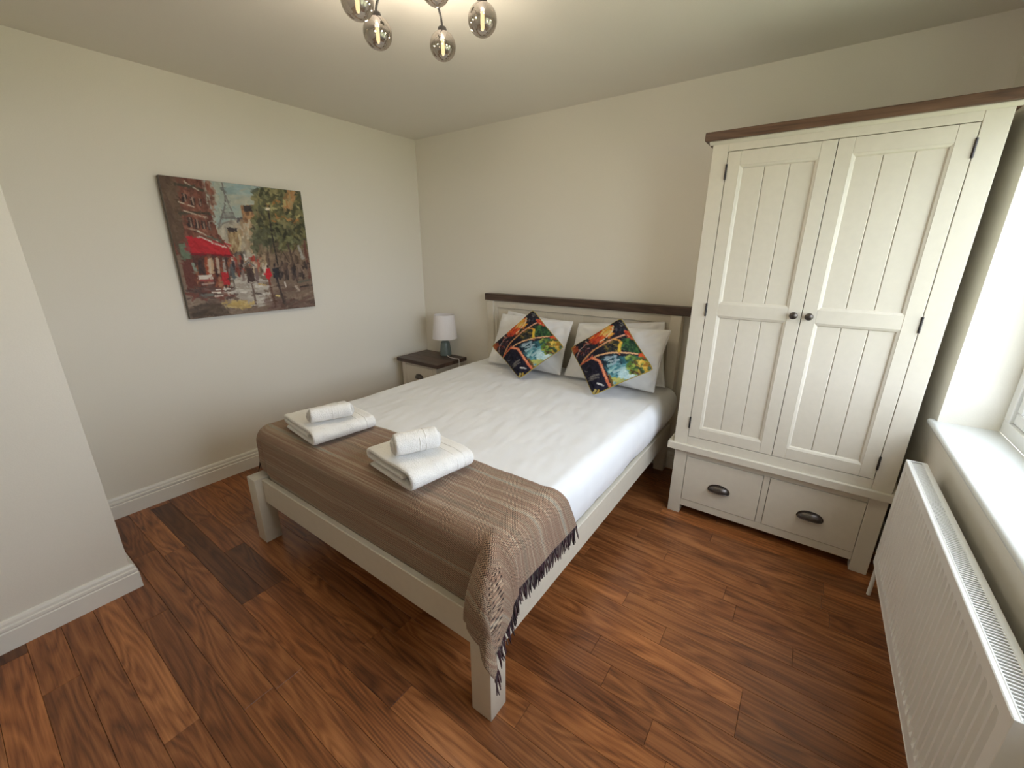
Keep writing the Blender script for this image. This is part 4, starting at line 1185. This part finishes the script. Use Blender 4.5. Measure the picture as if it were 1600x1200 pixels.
# ------------------------------------------------------------------ towels on the throw
def ribbon(bm, path, th, y0, y1, xf, ny=10, rough=0.0012, seed=0, dome=None):
    """thick band following path (a,c) extruded along the second axis; xf maps (a,y,c) to the world"""
    n = len(path)
    out, inn = [], []
    for i in range(n):
        a0 = Vector(path[max(i - 1, 0)]); a1 = Vector(path[min(i + 1, n - 1)])
        d = (a1 - a0).normalized(); nn = Vector((-d.y, d.x))
        out.append((Vector(path[i]), nn))
    ring = []
    for k in range(ny + 1):
        t = k / ny
        e = min(t, 1 - t) * ny
        f = 0.55 if e < 0.5 else (0.88 if e < 1.5 else 1.0)
        yy = y0 + (y1 - y0) * (0 if k == 0 else 1 if k == ny else (0.012 + 0.976 * (k - 1) / (ny - 2)))
        pts = []
        seq = [(p, nn, 1) for p, nn in out] + [(out[-1][0] + (Vector(path[-1]) - Vector(path[-2])).normalized() * th * 0.4, out[-1][1], 0)] + [(p, nn, -1) for p, nn in out[::-1]] + [(out[0][0] + (Vector(path[0]) - Vector(path[1])).normalized() * th * 0.4, out[0][1], 0)]
        for p, nn, s in seq:
            q = p + nn * s * th / 2 * f
            yd = yy if dome is None else yy * (1 - 0.30 * min(1.0, math.hypot(q.x, q.y) / dome) ** 2.2)
            q = xf(q.x, yd, q.y)
            w = rough * wr(q[0], q[1], q[2], 45.0, seed) + rough * 1.2 * wr(q[0], q[1], q[2], 14.0, seed)
            pts.append(bm.verts.new(Vector(q) + Vector((w, -w * 0.6, w))))
        ring.append(pts)
    m = len(ring[0])
    for A_, B_ in zip(ring, ring[1:]):
        for i in range(m): bm.faces.new((A_[i], A_[(i + 1) % m], B_[(i + 1) % m], B_[i]))
    bm.faces.new(ring[0][::-1]); bm.faces.new(ring[-1])
def arc(cx, cz, r, a0, a1, n):
    return [(cx + r * math.cos(math.radians(a0 + (a1 - a0) * i / n)), cz + r * math.sin(math.radians(a0 + (a1 - a0) * i / n))) for i in range(n + 1)]
def towel(cx, cy, zb, w, l, rot, hgt, seed, label):
    c, s = math.cos(rot), math.sin(rot)
    def xf(a, y, z):
        # slight slump away from the thick fold
        zz = zb + z * (1.0 - 0.10 * (y / l + 0.5))
        return (cx + c * (a - w / 2) - s * y, cy + s * (a - w / 2) + c * y, zz)
    th = 0.0185
    top = hgt - th / 2; mid = hgt * 0.50; bot = th / 2
    rb = (top - bot) / 2; rt = (top - mid) / 2
    path = [(0.012 + 0.02, bot)] + [(w * k / 8, bot) for k in range(1, 8)] + arc(w - rb * 1.05, bot + rb, rb, -90, 90, 10) + [(w * k / 10, top + 0.002 * math.sin(k)) for k in range(8, 0, -1)] + arc(rt + 0.010, mid + rt, rt, 90, 270, 8) + [(w * k / 10, mid) for k in range(1, 9)]
    t = thing('folded_towel', (cx, cy, zb), label, 'towel', 'folded bath towels on the throw')
    bm = bmesh.new(); ribbon(bm, path, th, -l / 2, l / 2, xf, 26, 0.0030, seed); part('terry', bm, M['terry'], t, 180)
    outer = [(w * 0.9, bot)] + arc(w - rb * 1.05, bot + rb, rb, -90, 90, 10) + [(w * k / 10, top + 0.002 * math.sin(k)) for k in range(8, 0, -1)] + arc(rt + 0.010, mid + rt, rt, 90, 200, 6)
    for yy in (l * 0.5 - 0.085, l * 0.5 - 0.048):
        bm = bmesh.new(); ribbon(bm, outer, th + 0.0046, yy, yy + 0.006, xf, 4, 0.0004, seed); part('woven_band', bm, M['band'], t, 60)
    bm = bmesh.new(); ribbon(bm, outer, th + 0.0020, l * 0.5 - 0.079, l * 0.5 - 0.049, xf, 6, 0.0004, seed); part('woven_band', bm, M['band'], t, 60)
def rolled(p0, p1, R, zc, seed, label, turns=2.6):
    p0, p1 = Vector((*p0, zc)), Vector((*p1, zc))
    ax = (p1 - p0); l = ax.length; ax.normalize()
    sd = ax.cross(Vector((0, 0, 1))).normalized()
    mid = (p0 + p1) / 2
    def xf(a, y, z): return mid + sd * a + ax * y + Vector((0, 0, z))
    pitch = (R - 0.008) / turns
    path = []
    n = int(turns * 18)
    for i in range(n + 1):
        t = i / n
        ang = -1.9 - 2 * PI * turns * (1 - t)
        r = 0.007 + (R - pitch * 0.46 - 0.007) * t ** 0.9
        path.append((r * math.cos(ang) * (1.0 + 0.05 * math.sin(ang)), r * math.sin(ang) * (0.94 if r > R * .5 else 1.0)))
    t = thing('rolled_towel', (mid.x, mid.y, zc - R), label, 'towel', 'rolled hand towels on the folded towels')
    bm = bmesh.new(); ribbon(bm, path, pitch * 0.86, -l / 2 * 1.16, l / 2 * 1.16, xf, 16, 0.0024, seed, R); part('terry', bm, M['terry'], t, 180)
    outer = path[-19:]
    for y0, y1 in ((0.004, 0.008), (0.028, 0.032)):
        bm = bmesh.new(); ribbon(bm, outer, pitch * 0.86 + 0.0036, y0, y1, xf, 4, 0.0003, seed); part('woven_band', bm, M['band'], t, 60)
towel(1.236, -1.812, 0.648, 0.335, 0.300, math.radians(-7), 0.071, 1, 'folded white bath towel near the left side of the bed, under the small roll')
towel(1.886, -1.822, 0.6535, 0.322, 0.288, math.radians(-8), 0.078, 2, 'folded white bath towel near the middle of the bed, under the fat roll')
rolled((1.296, -1.938), (1.366, -1.772), 0.042, 0.7600, 3, 'tight white hand towel roll on the left folded towel')
rolled((1.882, -1.938), (1.956, -1.788), 0.054, 0.7800, 4, 'loose fat white hand towel roll on the right folded towel', 2.2)

# ------------------------------------------------------------------ radiator
RX0, RX1, RY0, RY1, RZ0, RZ1 = 3.468, 3.530, -1.903, -0.736, 0.209, 0.6985
R = thing('radiator', (3.50, (RY0 + RY1) / 2, 0.209), 'white fluted panel radiator on the wall under the window', 'radiator')
def fluted(x, sgn, depth=0.0115):
    pitch = 0.03335
    y0, y1 = RY0 + 0.004, RY1 - 0.004
    m = int((y1 - y0 - 0.05) / pitch)
    ys = [y0, y0 + 0.006]
    st = (y0 + y1) / 2 - m * pitch / 2
    prof = [(0.0, 0.0), (0.14, 0.0), (0.36, 1.0), (0.64, 1.0), (0.86, 0.0)]
    col = [(y0, 0.0)]
    for i in range(m):
        for f, dpt in prof: col.append((st + (i + f) * pitch, dpt))
    col += [(st + m * pitch, 0.0), (y1, 0.0)]
    zs = [(RZ0 + 0.004, 0), (0.252, 0), (0.272, 1), (0.640, 1), (0.664, 0), (RZ1 - 0.002, 0)]
    P = np.zeros((len(col), len(zs), 3))
    for i, (yy, a) in enumerate(col):
        for j, (z, e) in enumerate(zs):
            P[i, j] = (x + sgn * depth * a * e, yy, z)
    bm = bmesh.new(); grid(bm, P)
    return bm
bm = fluted(RX0 + 0.001, 1)
part('front_panel', bm, M['rad'], R)
bm = bmesh.new(); box(bm, RX0 + 0.016, RX0 + 0.020, RY0 + 0.01, RY1 - 0.01, RZ0 + 0.01, RZ1 - 0.02)
# pressed rim round the face
box(bm, RX0, RX0 + 0.016, RY0 + 0.002, RY1 - 0.002, RZ0, RZ0 + 0.006, 0.002)
part('front_shell', bm, M['rad'], R)
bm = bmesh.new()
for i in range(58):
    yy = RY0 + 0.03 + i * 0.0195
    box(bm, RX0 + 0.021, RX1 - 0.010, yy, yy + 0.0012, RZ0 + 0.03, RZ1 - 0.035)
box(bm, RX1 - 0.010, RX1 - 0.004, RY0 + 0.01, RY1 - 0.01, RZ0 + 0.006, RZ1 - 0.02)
part('convector', bm, M['cavity'], R)  # fins and back coloured dark to paint in shade below the grille
for y0, y1 in ((RY0, RY0 + 0.004), (RY1 - 0.004, RY1)):
    bm = bmesh.new(); box(bm, RX0, RX1, y0, y1, RZ0 + 0.004, RZ1, 0.0012); part('side_panel', bm, M['rad'], R)
bm = bmesh.new()
box(bm, RX0 - 0.0005, RX0 + 0.0055, RY0 + 0.004, RY1 - 0.004, RZ1 - 0.012, RZ1, 0.002); box(bm, RX0 + 0.0095, RX0 + 0.0145, RY0 + 0.004, RY1 - 0.004, RZ1 - 0.008, RZ1 - 0.001, 0.0015)
box(bm, RX0 + 0.004, RX0 + 0.0105, RY0 + 0.004, RY1 - 0.004, RZ1 - 0.010, RZ1 - 0.0022)
box(bm, RX1 - 0.016, RX1, RY0 + 0.004, RY1 - 0.004, RZ1 - 0.008, RZ1, 0.002)
part('top_grille', bm, M['rad'], R)
sm = None
ns_ = int((RY1 - RY0 - 0.02) / 0.0100)
for i in range(ns_):
    yy = RY0 + 0.012 + i * 0.0100
    if sm is None:
        bm = bmesh.new(); box(bm, RX0 + 0.0135, RX1 - 0.015, yy - 0.0019, yy + 0.0019, RZ1 - 0.008, RZ1 - 0.0014)
        o = part('slat', bm, M['rad'], R, origin=(RX0 + 0.03, yy, RZ1)); sm = o
    else:
        o = sm.copy(); COL.objects.link(o); o.parent = R
        o.location = Vector((RX0 + 0.03, yy, RZ1)) - ORG[R.name]
for yy in (RY1 + 0.045, RY0 - 0.045):
    bm = bmesh.new()
    tube(bm, [(3.499, yy + (0.02 if yy > -1.2 else -0.02), 0.0), (3.499, yy + (0.02 if yy > -1.2 else -0.02), 0.19)], 0.0078, 12)
    part('pipe', bm, M['gloss'], R, 40)
    bm = bmesh.new()
    lathe(bm, [(0.012, 0.0), (0.012, 0.02), (0.010, 0.022), (0.010, 0.05), (0.0135, 0.052), (0.0135, 0.075)], 3.499, yy + (0.02 if yy > -1.2 else -0.02), 0.188, 14)
    tube(bm, [(3.499, yy + (0.02 if yy > -1.2 else -0.02), 0.232), (3.499, RY1 - 0.001 if yy > -1.2 else RY0 + 0.001, 0.232)], 0.010, 12)
    part('valve', bm, M['gloss'], R, 40)
for yy in (RY0 + 0.2, RY1 - 0.2):
    bm = bmesh.new(); box(bm, RX1 - 0.005, XR - 0.0008, yy, yy + 0.03, 0.30, 0.62); part('bracket', bm, M['rad'], R)

# ------------------------------------------------------------------ ceiling light
CX, CY = 1.83, -1.64
C = thing('ceiling_light', (CX, CY, H), 'black branching ceiling light with smoked glass globes and lit bulbs', 'ceiling light')
bm = bmesh.new(); lathe(bm, [(0.060, H), (0.060, H - 0.018), (0.055, H - 0.024), (0.014, H - 0.026), (0.014, H - 0.05), (0.022, H - 0.056), (0.022, H - 0.085), (0.012, H - 0.092)], CX, CY, 0, 32)
part('ceiling_rose', bm, M['black'], C, 50)
GL = [(1.652, -1.670, 2.200, 0.0490), (1.771, -1.470, 2.200, 0.0475), (2.007, -1.526, 2.200, 0.0475), (1.762, -1.829, 2.200, 0.0490), (1.986, -1.718, 2.215, 0.0450)]
for gx_, gy_, gz, gr in GL:
    d = Vector((gx_ - CX, gy_ - CY, 0)); dl = d.length; d.normalize()
    zc = gz + gr
    hub = Vector((CX, CY, H - 0.070))
    ctl = [hub + d * 0.015, hub + d * (dl * 0.45) + Vector((0, 0, 0.004)), hub + d * (dl * 0.82) + Vector((0, 0, -0.006)), hub + d * (dl * 0.98) + Vector((0, 0, -0.030)), Vector((gx_, gy_, zc + 0.010))]
    pts = []
    for i in range(17):               # Bezier of degree four
        t = i / 16; q = Vector((0, 0, 0))
        for k_, w in enumerate((1, 4, 6, 4, 1)): q += ctl[k_] * (w * t ** k_ * (1 - t) ** (4 - k_))
        pts.append(q)
    bm = bmesh.new(); tube(bm, pts, 0.0042, 8)
    a = part('arm', bm, M['black'], C, 180)
    bm = bmesh.new(); lathe(bm, [(0.005, 0.012), (0.014, 0.010), (0.0165, 0.004), (0.0165, -0.004), (0.013, -0.010), (0.007, -0.022), (0.006, -0.026)], gx_, gy_, zc, 18); part('globe_cap', bm, M['black'], a, 50)
    bm = bmesh.new()
    prof = []
    for i in range(2, 33):
        th = PI * i / 32
        prof.append((max(gr * math.sin(th), 0.0005), gz + gr * math.cos(th)))
    lathe(bm, prof, gx_, gy_, 0, 36, cap=False); part('glass_globe', bm, M['globe'], a, 180, label='smoked mirrored glass globe')
    bm = bmesh.new(); lathe(bm, [(0.004, 0.024), (0.0062, 0.018), (0.0068, 0.0), (0.0062, -0.020), (0.0035, -0.027), (0.0008, -0.029)], gx_, gy_, gz - 0.002, 14); part('bulb', bm, M['bulb'], a, 180)
    ld = bpy.data.lights.new('bulb_light', 'POINT')      # the glow of this bulb's filament
    ld.energy = 4.3; ld.color = (1.0, 0.91, 0.76); ld.shadow_soft_size = 0.012
    lo = bpy.data.objects.new('bulb_light', ld); COL.objects.link(lo)
    lo.location = (gx_, gy_, gz - 0.036)
